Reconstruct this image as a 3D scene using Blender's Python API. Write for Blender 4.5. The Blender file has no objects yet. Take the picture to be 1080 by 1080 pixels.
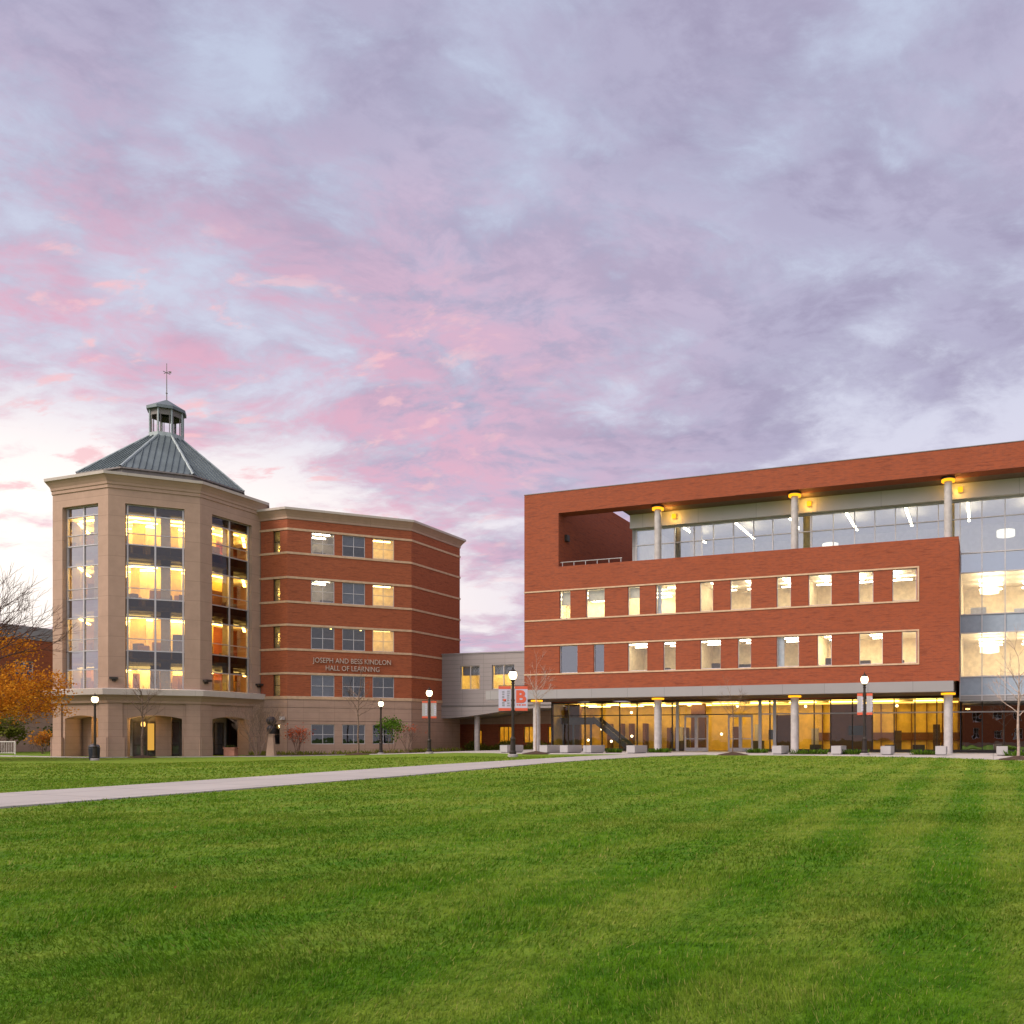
import bpy, math, random
import numpy as np
from math import sin, cos, tan, radians, pi, sqrt
from mathutils import Vector, Matrix
random.seed(7); rng = np.random.default_rng(7)
scene = bpy.context.scene
COL = scene.collection

# ------------------------------------------------------------------ camera
EYE = 1.4
cd = bpy.data.cameras.new('camera'); cam = bpy.data.objects.new('camera', cd); COL.objects.link(cam)
cam.location = (0, 0, EYE); cam.rotation_euler = (radians(90), 0, 0)
cd.sensor_width = 36; cd.lens = 30.0; cd.shift_x = -0.1667; cd.shift_y = 0.2222
cd.clip_start = 0.1; cd.clip_end = 4000
scene.camera = cam

# ------------------------------------------------------------------ sky, sun, exposure
SUN_EL, SUN_AZ = 40.0, 236.0          # azimuth clockwise from +Y: the soft light comes from behind left
scene.view_settings.view_transform = 'Standard'; scene.view_settings.look = 'None'
scene.view_settings.exposure = 0.0; scene.view_settings.gamma = 1.0
sd = bpy.data.lights.new('sun', 'SUN'); sd.energy = 3.9; sd.angle = radians(28); sd.color = (1.0, 0.86, 0.74)
sun = bpy.data.objects.new('sun', sd); COL.objects.link(sun)
_dir = Vector((sin(radians(SUN_AZ))*cos(radians(SUN_EL)), cos(radians(SUN_AZ))*cos(radians(SUN_EL)), sin(radians(SUN_EL))))
sun.rotation_euler = _dir.to_track_quat('Z', 'Y').to_euler(); sun.location = _dir*200

class NT:
    """small helper for node trees"""
    def __init__(s, tree): s.t = tree; s.n = tree.nodes; s.l = tree.links
    def val(s, inp, v):
        if isinstance(v, bpy.types.NodeSocket): s.l.new(v, inp)
        elif v is not None:
            if inp.type == 'RGBA' and len(v) == 3: v = (*v, 1)
            inp.default_value = v
    def math(s, op, a, b=0.0, c=0.0, clamp=False):
        m = s.n.new('ShaderNodeMath'); m.operation = op; m.use_clamp = clamp
        for i, v in enumerate((a, b, c)): s.val(m.inputs[i], v)
        return m.outputs[0]
    def vmath(s, op, a, b=None, out=0, scale=None):
        m = s.n.new('ShaderNodeVectorMath'); m.operation = op
        s.val(m.inputs[0], a)
        if b is not None: s.val(m.inputs[1], b)
        if scale is not None: s.val(m.inputs[3], scale)
        return m.outputs[out]
    def smooth(s, x, lo, hi, to0=0.0, to1=1.0):
        m = s.n.new('ShaderNodeMapRange'); m.interpolation_type = 'SMOOTHSTEP'; m.clamp = True
        for i, v in enumerate((x, lo, hi, to0, to1)): s.val(m.inputs[i], v)
        return m.outputs[0]
    def mix(s, f, a, b, mode='MIX'):
        m = s.n.new('ShaderNodeMix'); m.data_type = 'RGBA'; m.blend_type = mode; m.clamp_factor = True
        s.val(m.inputs[0], f); s.val(m.inputs[6], a); s.val(m.inputs[7], b)
        return m.outputs[2]
    def noise(s, vec, scale, detail=4, rough=0.55, dist=0.0, dim='3D', out=0, lac=2.0):
        m = s.n.new('ShaderNodeTexNoise'); m.noise_dimensions = dim
        if vec is not None: s.l.new(vec, m.inputs['Vector'])
        m.inputs['Scale'].default_value = scale; m.inputs['Detail'].default_value = detail
        m.inputs['Roughness'].default_value = rough; m.inputs['Distortion'].default_value = dist
        m.inputs['Lacunarity'].default_value = lac
        return m.outputs[out]
    def sep(s, v):
        m = s.n.new('ShaderNodeSeparateXYZ'); s.l.new(v, m.inputs[0]); return m.outputs
    def comb(s, x, y, z):
        m = s.n.new('ShaderNodeCombineXYZ')
        for i, v in enumerate((x, y, z)): s.val(m.inputs[i], v)
        return m.outputs[0]
    def mapping(s, v, loc=(0, 0, 0), rot=(0, 0, 0), scale=(1, 1, 1)):
        m = s.n.new('ShaderNodeMapping'); s.l.new(v, m.inputs[0])
        m.inputs[1].default_value = loc; m.inputs[2].default_value = rot; m.inputs[3].default_value = scale
        return m.outputs[0]

def build_world():
    w = bpy.data.worlds.new('World'); scene.world = w; w.use_nodes = True
    T = NT(w.node_tree); T.n.clear()
    out = T.n.new('ShaderNodeOutputWorld')
    tc = T.n.new('ShaderNodeTexCoord'); d = T.vmath('NORMALIZE', tc.outputs['Generated'])
    x, y, z = T.sep(d)
    nis = T.n.new('ShaderNodeTexSky'); nis.sky_type = 'NISHITA'; nis.sun_disc = False
    nis.sun_elevation = radians(SUN_EL); nis.sun_rotation = radians(SUN_AZ)
    zc = T.math('MAXIMUM', z, 0.0)
    # how near the direction is to the sunset glow, low in the front left
    hn = T.math('SQRT', T.math('ADD', T.math('MULTIPLY', x, x), T.math('ADD', T.math('MULTIPLY', y, y), 1e-4)))
    ga = T.math('DIVIDE', T.math('ADD', T.math('MULTIPLY', x, -0.866), T.math('MULTIPLY', y, 0.5)), hn)   # cos of azimuth from glow
    glow_az = T.smooth(ga, 0.56, 0.93)
    glow_wide = T.smooth(ga, 0.34, 0.88)
    low = T.smooth(zc, 0.52, 0.10)
    # cloud deck coordinates
    k = T.math('ADD', zc, 0.22)
    px = T.math('DIVIDE', x, k); py = T.math('DIVIDE', y, k)
    P0 = T.comb(px, py, 0.0)
    P = T.mapping(P0, loc=(7.1, 2.2, 0.4), rot=(0, 0, radians(24)), scale=(1.5, 1.95, 1))
    warp = T.noise(P, 1.3, 3, 0.5, out=1)
    wv = T.vmath('SCALE', T.vmath('SUBTRACT', warp, (0.5, 0.5, 0.5)), scale=0.36)
    Pw = T.vmath('ADD', P, wv)
    big = T.noise(Pw, 1.05, 2, 0.5)
    mid = T.noise(Pw, 2.6, 7, 0.56)
    fine = T.noise(T.mapping(Pw, loc=(9, 4, 2)), 5.2, 8, 0.66)
    Pd = T.vmath('ADD', Pw, (-0.10, 0.05, 0.0))
    mid_d = T.noise(Pd, 2.6, 7, 0.56); fine_d = T.noise(T.mapping(T.vmath('ADD', Pw, (-0.045, 0.02, 0.0)), loc=(9, 4, 2)), 5.2, 8, 0.66)
    rel = T.math('ADD', T.math('SUBTRACT', mid, mid_d), T.math('MULTIPLY', T.math('SUBTRACT', fine, fine_d), 0.8))
    relief = T.smooth(rel, -0.17, 0.15)
    # clear air between the clouds
    clear = T.mix(T.smooth(zc, 0.14, 0.60), (0.86, 0.82, 0.95), (0.60, 0.66, 0.84))
    g1 = T.math('MULTIPLY', glow_az, T.smooth(zc, 0.36, 0.20))
    g2 = T.math('MULTIPLY', glow_wide, T.smooth(zc, 0.36, 0.10))
    clear = T.mix(T.math('MULTIPLY', g2, 0.85), clear, (0.98, 0.86, 0.88))
    clear = T.mix(g1, clear, (1.32, 1.20, 1.10))
    # cloud colour
    lav = T.mix(T.math('ADD', T.math('MULTIPLY', relief, 0.55), T.math('MULTIPLY', T.smooth(big, 0.38, 0.62), 0.45)), (0.385, 0.342, 0.505), (0.570, 0.550, 0.735))
    pinkf = T.math('MULTIPLY', glow_wide, T.smooth(zc, 0.60, 0.34))
    pinkf = T.math('ADD', pinkf, T.math('MULTIPLY', T.smooth(big, 0.46, 0.64), 0.16))
    pinkf = T.math('MULTIPLY', pinkf, T.math('ADD', T.math('MULTIPLY', T.smooth(fine, 0.34, 0.60), 0.55), T.math('MULTIPLY', relief, 0.40)), clamp=True)
    cloud = T.mix(pinkf, lav, (0.86, 0.46, 0.60))
    bias = T.math('SUBTRACT', T.math('MULTIPLY', g1, 0.13), T.math('MULTIPLY', T.smooth(zc, 0.13, 0.05), 0.05))
    cov = T.math('SUBTRACT', T.math('ADD', T.math('MULTIPLY', big, 0.36), T.math('ADD', T.math('MULTIPLY', mid, 0.38), T.math('MULTIPLY', fine, 0.26))), bias)
    mask = T.smooth(cov, 0.375, 0.515)
    col = T.mix(T.math('MULTIPLY', mask, 0.93), clear, cloud)
    # lit salmon edges low in the left
    hl = T.noise(T.mapping(Pw, loc=(2.3, 7.7, 5), scale=(1.0, 1.5, 1)), 5.2, 6, 0.58)
    hm = T.math('MULTIPLY', T.smooth(hl, 0.56, 0.68), T.math('MULTIPLY', T.smooth(ga, 0.50, 0.85), T.math('MULTIPLY', T.smooth(zc, 0.50, 0.40), T.smooth(zc, 0.10, 0.24))))
    col = T.mix(T.math('MULTIPLY', hm, 0.8), col, (1.05, 0.62, 0.66))
    # unseen sky behind the camera is brightened to light the facades and lawn
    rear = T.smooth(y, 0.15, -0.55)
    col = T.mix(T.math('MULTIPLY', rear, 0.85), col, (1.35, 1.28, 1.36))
    below = T.smooth(z, -0.01, -0.06)
    col = T.mix(below, col, (0.10, 0.12, 0.08))
    bg1 = T.n.new('ShaderNodeBackground'); T.l.new(nis.outputs[0], bg1.inputs[0]); bg1.inputs[1].default_value = 0.05
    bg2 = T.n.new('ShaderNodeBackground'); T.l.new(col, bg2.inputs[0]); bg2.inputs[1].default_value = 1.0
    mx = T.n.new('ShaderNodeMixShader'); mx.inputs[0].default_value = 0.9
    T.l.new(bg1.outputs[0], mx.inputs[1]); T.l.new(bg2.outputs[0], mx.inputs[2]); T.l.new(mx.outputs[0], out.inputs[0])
build_world()

# ------------------------------------------------------------------ materials
def new_mat(name):
    m = bpy.data.materials.new(name); m.use_nodes = True
    T = NT(m.node_tree); T.n.clear()
    out = T.n.new('ShaderNodeOutputMaterial')
    return m, T, out
def principled(T, out, color, rough=0.7, metal=0.0, bump=None, bstr=0.3, bdist=0.02, spec=0.4):
    b = T.n.new('ShaderNodeBsdfPrincipled')
    T.val(b.inputs['Base Color'], color); T.val(b.inputs['Roughness'], rough); b.inputs['Metallic'].default_value = metal
    b.inputs['Specular IOR Level'].default_value = spec
    if bump is not None:
        bm = T.n.new('ShaderNodeBump'); bm.inputs['Strength'].default_value = bstr; bm.inputs['Distance'].default_value = bdist
        T.l.new(bump, bm.inputs['Height']); T.l.new(bm.outputs[0], b.inputs['Normal'])
    T.l.new(b.outputs[0], out.inputs[0]); return b
def m_plain(name, color, rough=0.6, metal=0.0, var=0.12, scale=3.0, spec=0.4):
    m, T, out = new_mat(name)
    tc = T.n.new('ShaderNodeTexCoord')
    n = T.noise(tc.outputs['Object'], scale, 5, 0.6)
    c = T.mix(T.smooth(n, 0.3, 0.7), tuple(v*(1-var) for v in color), tuple(min(1, v*(1+var)) for v in color))
    principled(T, out, c, rough, metal, bump=n, bstr=0.08, spec=spec)
    return m
def m_brick(name, base, dark, light, mortar):
    m, T, out = new_mat(name)
    uv = T.n.new('ShaderNodeUVMap').outputs[0]
    b = T.n.new('ShaderNodeTexBrick'); T.l.new(uv, b.inputs['Vector'])
    b.inputs['Color1'].default_value = (*base, 1); b.inputs['Color2'].default_value = (*dark, 1); b.inputs['Mortar'].default_value = (*mortar, 1)
    b.inputs['Scale'].default_value = 1.0; b.inputs['Mortar Size'].default_value = 0.006; b.inputs['Mortar Smooth'].default_value = 0.2
    b.inputs['Bias'].default_value = -0.25
    b.inputs['Brick Width'].default_value = 0.23; b.inputs['Row Height'].default_value = 0.075
    n1 = T.noise(T.mapping(uv, scale=(0.5, 6.0, 1)), 1.6, 6, 0.6)
    n2 = T.noise(uv, 0.22, 3, 0.5)
    n3 = T.noise(T.mapping(uv, scale=(1.6, 9.0, 1)), 1.3, 4, 0.65)
    c = T.mix(T.math('MULTIPLY', T.smooth(n1, 0.50, 0.70), 0.85), b.outputs[0], tuple(v*0.72 for v in dark))
    c = T.mix(T.math('MULTIPLY', T.smooth(n3, 0.50, 0.72), 0.5), c, light)
    c = T.mix(T.math('MULTIPLY', T.smooth(n2, 0.35, 0.7), 0.25), c, tuple(v*0.78 for v in base))
    principled(T, out, c, 0.85, bump=b.outputs['Fac'], bstr=-0.25, bdist=0.01, spec=0.25)
    return m
def m_stone(name, base, row=1.45, col=2.2, joint=0.02, var=0.10):
    """precast panels with thin joints; UV are metres along the wall and up"""
    m, T, out = new_mat(name)
    uv = T.n.new('ShaderNodeUVMap').outputs[0]
    b = T.n.new('ShaderNodeTexBrick'); T.l.new(uv, b.inputs['Vector'])
    b.offset = 0.0
    b.inputs['Color1'].default_value = (*base, 1); b.inputs['Color2'].default_value = (*[v*0.94 for v in base], 1)
    b.inputs['Mortar'].default_value = (*[v*0.62 for v in base], 1)
    b.inputs['Scale'].default_value = 1.0; b.inputs['Mortar Size'].default_value = joint; b.inputs['Mortar Smooth'].default_value = 0.3
    b.inputs['Brick Width'].default_value = col; b.inputs['Row Height'].default_value = row
    n = T.noise(uv, 1.1, 6, 0.65); n2 = T.noise(T.mapping(uv, scale=(1, .25, 1)), 0.9, 4, 0.6)
    c = T.mix(T.math('MULTIPLY', T.smooth(n, 0.35, 0.7), 0.5), b.outputs[0], tuple(v*(1-1.6*var) for v in base))
    c = T.mix(T.math('MULTIPLY', T.smooth(n2, 0.5, 0.75), 0.35), c, tuple(v*(1+var) for v in base))
    principled(T, out, c, 0.88, bump=T.noise(uv, 25, 3), bstr=0.1, spec=0.2)
    return m
def m_metal_panel(name, base, w=1.5, h=0.75, rough=0.45):
    m, T, out = new_mat(name)
    uv = T.n.new('ShaderNodeUVMap').outputs[0]
    b = T.n.new('ShaderNodeTexBrick'); T.l.new(uv, b.inputs['Vector']); b.offset = 0.0
    b.inputs['Color1'].default_value = (*base, 1); b.inputs['Color2'].default_value = (*[v*0.93 for v in base], 1)
    b.inputs['Mortar'].default_value = (*[v*0.45 for v in base], 1)
    b.inputs['Scale'].default_value = 1.0; b.inputs['Mortar Size'].default_value = 0.012
    b.inputs['Brick Width'].default_value = w; b.inputs['Row Height'].default_value = h
    n = T.noise(uv, 0.8, 4, 0.6)
    c = T.mix(T.math('MULTIPLY', T.smooth(n, 0.35, 0.7), 0.35), b.outputs[0], tuple(v*0.86 for v in base))
    principled(T, out, c, rough, 0.25, spec=0.4)
    return m
def m_glass(name, refl=0.14, tint=(0.9, 0.93, 0.95), gloss=(1, 1, 1), grazing=0.55, rough=0.0, wavy=0.004):
    m, T, out = new_mat(name)
    lw = T.n.new('ShaderNodeLayerWeight'); lw.inputs[0].default_value = 0.25
    f = T.math('ADD', T.math('MULTIPLY', lw.outputs['Fresnel'], grazing), refl, clamp=True)
    tr = T.n.new('ShaderNodeBsdfTransparent'); tr.inputs[0].default_value = (*tint, 1)
    gl = T.n.new('ShaderNodeBsdfGlossy'); gl.inputs['Color'].default_value = (*gloss, 1); gl.inputs['Roughness'].default_value = rough
    tc = T.n.new('ShaderNodeTexCoord')
    bm = T.n.new('ShaderNodeBump'); bm.inputs['Strength'].default_value = 0.6; bm.inputs['Distance'].default_value = wavy
    T.l.new(T.noise(tc.outputs['Object'], 0.9, 2, 0.5), bm.inputs['Height']); T.l.new(bm.outputs[0], gl.inputs['Normal'])
    mx = T.n.new('ShaderNodeMixShader'); T.l.new(f, mx.inputs[0]); T.l.new(tr.outputs[0], mx.inputs[1]); T.l.new(gl.outputs[0], mx.inputs[2])
    T.l.new(mx.outputs[0], out.inputs[0]); return m
def m_emit(name, color, s):
    m, T, out = new_mat(name)
    e = T.n.new('ShaderNodeEmission'); e.inputs[0].default_value = (*color, 1); e.inputs[1].default_value = s
    T.l.new(e.outputs[0], out.inputs[0]); return m

def lawn_color(T, P):
    """the lawn's own colour: mown bands square to the hall, yellowed thatch, darker tufts (P in metres)"""
    x, y, z = T.sep(P)
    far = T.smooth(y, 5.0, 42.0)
    a = T.noise(T.mapping(P, rot=(0, 0, radians(-10)), scale=(0.45, 1.9, 1)), 1.0, 6, 0.64)
    b = T.noise(T.mapping(P, rot=(0, 0, radians(-6)), scale=(0.10, 0.42, 1)), 1.0, 4, 0.55)
    c = T.noise(P, 4.0, 5, 0.68)
    e = T.noise(P, 0.35, 3, 0.5)
    across = T.math('ADD', T.math('MULTIPLY', x, 0.942), T.math('MULTIPLY', y, -0.3355))
    wob = T.math('MULTIPLY', T.math('SUBTRACT', T.noise(P, 0.35, 2, 0.5), 0.5), 1.0)
    band = T.math('SINE', T.math('MULTIPLY', T.math('ADD', across, wob), 4.0))
    band = T.smooth(band, -0.7, 0.7, -1.0, 1.0)
    band = T.math('MULTIPLY', band, T.smooth(across, -9.0, 3.0, 0.35, 1.0))
    band = T.math('MULTIPLY', band, T.smooth(e, 0.3, 0.6, 0.65, 1.0))
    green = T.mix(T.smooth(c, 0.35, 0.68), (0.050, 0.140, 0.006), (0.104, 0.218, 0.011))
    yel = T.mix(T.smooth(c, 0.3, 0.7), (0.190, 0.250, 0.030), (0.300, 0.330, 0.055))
    f = T.math('ADD', T.math('MULTIPLY', T.smooth(a, 0.42, 0.76), 0.32), T.math('MULTIPLY', T.smooth(b, 0.42, 0.70), 0.30))
    f = T.math('ADD', f, T.math('MULTIPLY', band, 0.25))  # light and dark stripes of leaning blades, painted as colour
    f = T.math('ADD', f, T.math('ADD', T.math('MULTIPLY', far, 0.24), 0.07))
    return T.mix(f, green, yel), c
def m_lawn():
    m, T, out = new_mat('lawn')
    g = T.n.new('ShaderNodeNewGeometry')
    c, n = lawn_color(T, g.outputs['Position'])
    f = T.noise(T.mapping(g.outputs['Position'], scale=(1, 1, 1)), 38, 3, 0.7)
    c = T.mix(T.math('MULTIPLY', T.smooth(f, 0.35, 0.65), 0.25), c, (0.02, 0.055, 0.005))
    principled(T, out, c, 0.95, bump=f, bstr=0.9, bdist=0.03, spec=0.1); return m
def m_blade():
    m, T, out = new_mat('grass_blade')
    g = T.n.new('ShaderNodeNewGeometry')
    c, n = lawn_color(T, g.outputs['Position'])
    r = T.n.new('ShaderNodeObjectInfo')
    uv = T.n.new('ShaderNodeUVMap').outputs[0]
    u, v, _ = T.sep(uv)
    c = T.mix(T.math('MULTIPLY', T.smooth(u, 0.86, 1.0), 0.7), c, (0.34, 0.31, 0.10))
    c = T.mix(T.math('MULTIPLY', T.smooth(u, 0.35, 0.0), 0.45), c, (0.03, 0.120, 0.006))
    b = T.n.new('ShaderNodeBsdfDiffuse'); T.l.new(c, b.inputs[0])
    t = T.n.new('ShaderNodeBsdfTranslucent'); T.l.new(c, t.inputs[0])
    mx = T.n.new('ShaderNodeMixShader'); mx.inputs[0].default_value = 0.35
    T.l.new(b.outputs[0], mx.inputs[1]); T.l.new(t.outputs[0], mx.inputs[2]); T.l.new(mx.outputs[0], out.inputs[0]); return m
def m_concrete(name, base, cell=1.8):
    m, T, out = new_mat(name)
    g = T.n.new('ShaderNodeNewGeometry'); P = g.outputs['Position']
    b = T.n.new('ShaderNodeTexBrick'); T.l.new(T.mapping(P, rot=(0, 0, radians(-68 if cell == 2.2 else 20))), b.inputs['Vector']); b.offset = 0.0
    b.inputs['Color1'].default_value = (*base, 1); b.inputs['Color2'].default_value = (*[v*0.92 for v in base], 1); b.inputs['Mortar'].default_value = (*[v*0.5 for v in base], 1)
    b.inputs['Scale'].default_value = 1; b.inputs['Mortar Size'].default_value = 0.028; b.inputs['Brick Width'].default_value = cell; b.inputs['Row Height'].default_value = cell
    n = T.noise(P, 0.9, 6, 0.65); n2 = T.noise(P, 9, 4, 0.6)
    c = T.mix(T.math('MULTIPLY', T.smooth(n, 0.35, 0.7), 0.35), b.outputs[0], tuple(v*0.75 for v in base))
    c = T.mix(T.math('MULTIPLY', n2, 0.25), c, tuple(v*0.85 for v in base))
    principled(T, out, c, 0.9, bump=n2, bstr=0.15, spec=0.2); return m
def m_leaf(name, ca, cb, trans=0.4):
    m, T, out = new_mat(name)
    uv = T.n.new('ShaderNodeUVMap').outputs[0]; u, v, _ = T.sep(uv)
    c = T.mix(u, ca, cb)
    b = T.n.new('ShaderNodeBsdfDiffuse'); T.l.new(c, b.inputs[0])
    t = T.n.new('ShaderNodeBsdfTranslucent'); T.l.new(c, t.inputs[0])
    mx = T.n.new('ShaderNodeMixShader'); mx.inputs[0].default_value = trans
    T.l.new(b.outputs[0], mx.inputs[1]); T.l.new(t.outputs[0], mx.inputs[2]); T.l.new(mx.outputs[0], out.inputs[0]); return m

M = {}
M['brick'] = m_brick('red_brick', (0.280, 0.064, 0.024), (0.190, 0.049, 0.027), (0.345, 0.088, 0.038), (0.25, 0.095, 0.062))
M['brick_old'] = m_brick('russet_brick', (0.330, 0.088, 0.036), (0.235, 0.064, 0.030), (0.40, 0.118, 0.050), (0.27, 0.105, 0.065))
M['stone'] = m_stone('tan_precast', (0.415, 0.283, 0.215), row=1.62, col=7.0, var=0.15)
M['stone_base'] = m_stone('tan_block', (0.390, 0.265, 0.203), row=0.55, col=1.3, joint=0.014, var=0.15)
M['lime'] = m_stone('pale_limestone', (0.50, 0.44, 0.40), row=4, col=1.6, joint=0.012)
M['string'] = m_plain('cast_stone_course', (0.50, 0.34, 0.22), 0.85)
M['metal'] = m_metal_panel('grey_metal_panel', (0.29, 0.275, 0.275), 3.0, 1.4)
M['metal_pale'] = m_metal_panel('pale_metal_panel', (0.56, 0.53, 0.52), 4.6, 2.2)
M['metal_bridge'] = m_metal_panel('grey_corrugated_panel', (0.30, 0.27, 0.265), 2.4, 0.42)
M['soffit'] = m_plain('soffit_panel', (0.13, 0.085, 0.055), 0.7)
M['alu'] = m_plain('aluminium_frame', (0.46, 0.44, 0.45), 0.4, 0.4, 0.05)
M['dark_frame'] = m_plain('bronze_frame', (0.055, 0.045, 0.040), 0.45, 0.4)
M['white_frame'] = m_plain('white_door_frame', (0.60, 0.57, 0.60), 0.5)
M['roof'] = m_plain('weathered_green_metal', (0.130, 0.160, 0.168), 0.5, 0.3, 0.15, 0.8)
M['roof_edge'] = m_plain('pale_ridge_metal', (0.31, 0.355, 0.36), 0.5, 0.3)
M['lead'] = m_plain('grey_gutter', (0.17, 0.155, 0.15), 0.6, 0.2)
M['spandrel'] = m_glass('spandrel_glass', 0.05, (0.05, 0.05, 0.055), (1, .97, .97), 7.5)  # reflection raised so the left-hand tower faces show pale sky
M['spandrel_low_reflect'] = m_glass('low_reflect_spandrel_glass', 0.045, (0.04, 0.04, 0.045), (0.9, 0.88, 0.92), 0.9)  # copy of the same glass, reflection cut to darken the other faces
M['spandrel_blue'] = m_plain('blue_grey_spandrel', (0.27, 0.325, 0.395), 0.25, 0.0, 0.06, spec=0.6)
M['glass'] = m_glass('clear_glass', 0.07)
M['glass_tower'] = m_glass('tower_glass', 0.01, (0.93, 0.86, 0.70), (1, .98, .97), 7.0)
M['glass_sky'] = m_glass('sky_reflecting_glass', 0.22, (0.6, 0.62, 0.66), (0.9, 0.93, 1.0), 0.4)
M['glass_coat'] = m_glass('coated_glass', 0.40, (0.66, 0.72, 0.78), (0.80, 0.86, 0.94), 0.5)
M['glass_ground'] = m_glass('lobby_glass', 0.03, (0.93, 0.92, 0.88), (1, 1, 1), 0.3)
M['glass_dark'] = m_glass('dark_office_glass', 0.065, (0.6, 0.62, 0.66), (0.9, 0.93, 1.0), 0.4)
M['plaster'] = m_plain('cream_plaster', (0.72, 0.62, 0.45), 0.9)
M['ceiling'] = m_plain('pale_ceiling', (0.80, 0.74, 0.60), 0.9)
M['carpet'] = m_plain('dull_carpet', (0.22, 0.17, 0.12), 0.95)
M['amber'] = m_plain('honey_wood_panel', (0.62, 0.43, 0.085), 0.6, 0, 0.15, 1.5)
M['dark_wood'] = m_plain('brown_panel', (0.12, 0.045, 0.018), 0.6)
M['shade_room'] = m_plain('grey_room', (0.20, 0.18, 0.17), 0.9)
M['furniture'] = m_plain('dark_furniture', (0.07, 0.05, 0.04), 0.7)
M['screen'] = m_plain('black_screen', (0.012, 0.013, 0.018), 0.2)
M['steel'] = m_plain('dark_steel', (0.10, 0.095, 0.11), 0.5, 0.3)
M['blind'] = m_plain('grey_blind', (0.48, 0.50, 0.54), 0.8)
M['blind_cream'] = m_plain('cream_roller_blind', (0.62, 0.56, 0.44), 0.8)
M['light_warm'] = m_emit('warm_fixture', (1.0, 0.66, 0.16), 22)
M['light_cream'] = m_emit('cream_fixture', (1.0, 0.82, 0.50), 34)
M['light_gold'] = m_emit('gold_fixture', (1.0, 0.68, 0.20), 19)
M['light_dim'] = m_emit('dim_fixture', (1.0, 0.83, 0.55), 24)
M['light_amber'] = m_emit('amber_fixture', (1.0, 0.66, 0.16), 16)
M['globe_warm'] = m_emit('warm_porch_globe', (1.0, 0.55, 0.13), 2.2)
M['cap_glow'] = m_emit('cap_light_ring', (1.0, 0.40, 0.015), 1.9)
M['globe'] = m_emit('lamp_globe', (1.0, 0.80, 0.46), 6)
M['column'] = m_plain('grey_painted_column', (0.40, 0.37, 0.36), 0.55)
M['post'] = m_plain('dark_bronze_post', (0.030, 0.022, 0.018), 0.5, 0.3)
M['post_base'] = m_plain('concrete_footing', (0.30, 0.27, 0.27), 0.9)
M['bench'] = m_concrete('cast_concrete', (0.42, 0.40, 0.40), 9.0)
M['pave'] = m_concrete('pale_concrete_path', (0.39, 0.36, 0.345), 2.2)
M['plaza'] = m_concrete('plaza_concrete', (0.42, 0.39, 0.38), 2.6)
M['lawn'] = m_lawn(); M['blade'] = m_blade()
M['bark'] = m_plain('grey_bark', (0.17, 0.115, 0.085), 0.95, 0, 0.35, 9)
M['bark_pale'] = m_plain('pale_bark', (0.36, 0.27, 0.23), 0.95, 0, 0.3, 9)
M['bark_red'] = m_plain('reddish_bark', (0.10, 0.050, 0.038), 0.95, 0, 0.35, 9)
M['leaf_yellow'] = m_leaf('golden_leaf', (0.40, 0.12, 0.015), (0.78, 0.36, 0.035), 0.4)
M['leaf_red'] = m_leaf('red_leaf', (0.36, 0.07, 0.035), (0.55, 0.14, 0.06))
M['leaf_green'] = m_leaf('green_leaf', (0.045, 0.11, 0.012), (0.15, 0.27, 0.03))
M['leaf_dark'] = m_leaf('dark_leaf', (0.03, 0.05, 0.015), (0.08, 0.09, 0.03))
M['leaf_olive'] = m_leaf('olive_leaf', (0.10, 0.12, 0.02), (0.22, 0.22, 0.04))
M['leaf_orange'] = m_leaf('orange_leaf', (0.40, 0.13, 0.02), (0.62, 0.28, 0.04))
M['leaf_brown'] = m_leaf('brown_leaf', (0.16, 0.06, 0.03), (0.30, 0.12, 0.05))
M['mulch'] = m_plain('bark_mulch', (0.050, 0.026, 0.016), 1.0, 0, 0.4, 6)
M['soil'] = m_plain('planting_bed_soil', (0.075, 0.048, 0.032), 1.0, 0, 0.35, 4)
M['banner_cloth'] = m_plain('pale_lilac_cloth', (0.44, 0.42, 0.52), 0.85, 0, 0.05)
M['banner_back'] = m_plain('pale_grey_cloth', (0.36, 0.34, 0.345), 0.85, 0, 0.05)
M['banner_red'] = m_plain('coral_red_print', (0.56, 0.095, 0.050), 0.8, 0, 0.05)
M['banner_grey'] = m_plain('grey_print', (0.24, 0.24, 0.27), 0.8, 0, 0.05)
M['letters'] = m_plain('pale_cast_letters', (0.47, 0.36, 0.30), 0.6)
M['bronze'] = m_plain('dark_bronze', (0.045, 0.042, 0.055), 0.45, 0.5)
M['white_paint'] = m_plain('white_paint', (0.62, 0.58, 0.56), 0.6)
M['bin'] = m_plain('dark_bin', (0.020, 0.022, 0.035), 0.6)
M['pink_planter'] = m_plain('terracotta_planter', (0.45, 0.20, 0.14), 0.85)

M['wood_shelf'] = m_plain('brown_shelf', (.26, .12, .035), .8)
M['ochre_wall'] = m_plain('ochre_wall', (.62, .45, .15), .9)
M['porch_light'] = m_emit('lit_porch_glass', (1.0, 0.52, 0.09), .75)
M['blind_grey'] = m_plain('slate_blind', (0.21, 0.22, 0.24), .8)
M['blind_blue'] = m_plain('blue_grey_blind', (0.16, 0.17, 0.20), .8)
M['glass_mid'] = m_glass('curtain_vision_glass', 0.10, (.95, .95, .93), (.95, .97, 1), .5)
M['glass_refl'] = m_glass('reflective_dark_glass', 0.38, (.45, .40, .38), (1, 1, 1), .4)
M['penthouse_wall'] = m_plain('penthouse_grey_wall', (.42, .40, .38), .9)
M['light_drum'] = m_emit('drum_shade', (1.0, .86, .58), 2.2)
M['light_cove'] = m_emit('cove_light', (1.0, .62, .10), 2.2)

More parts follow.
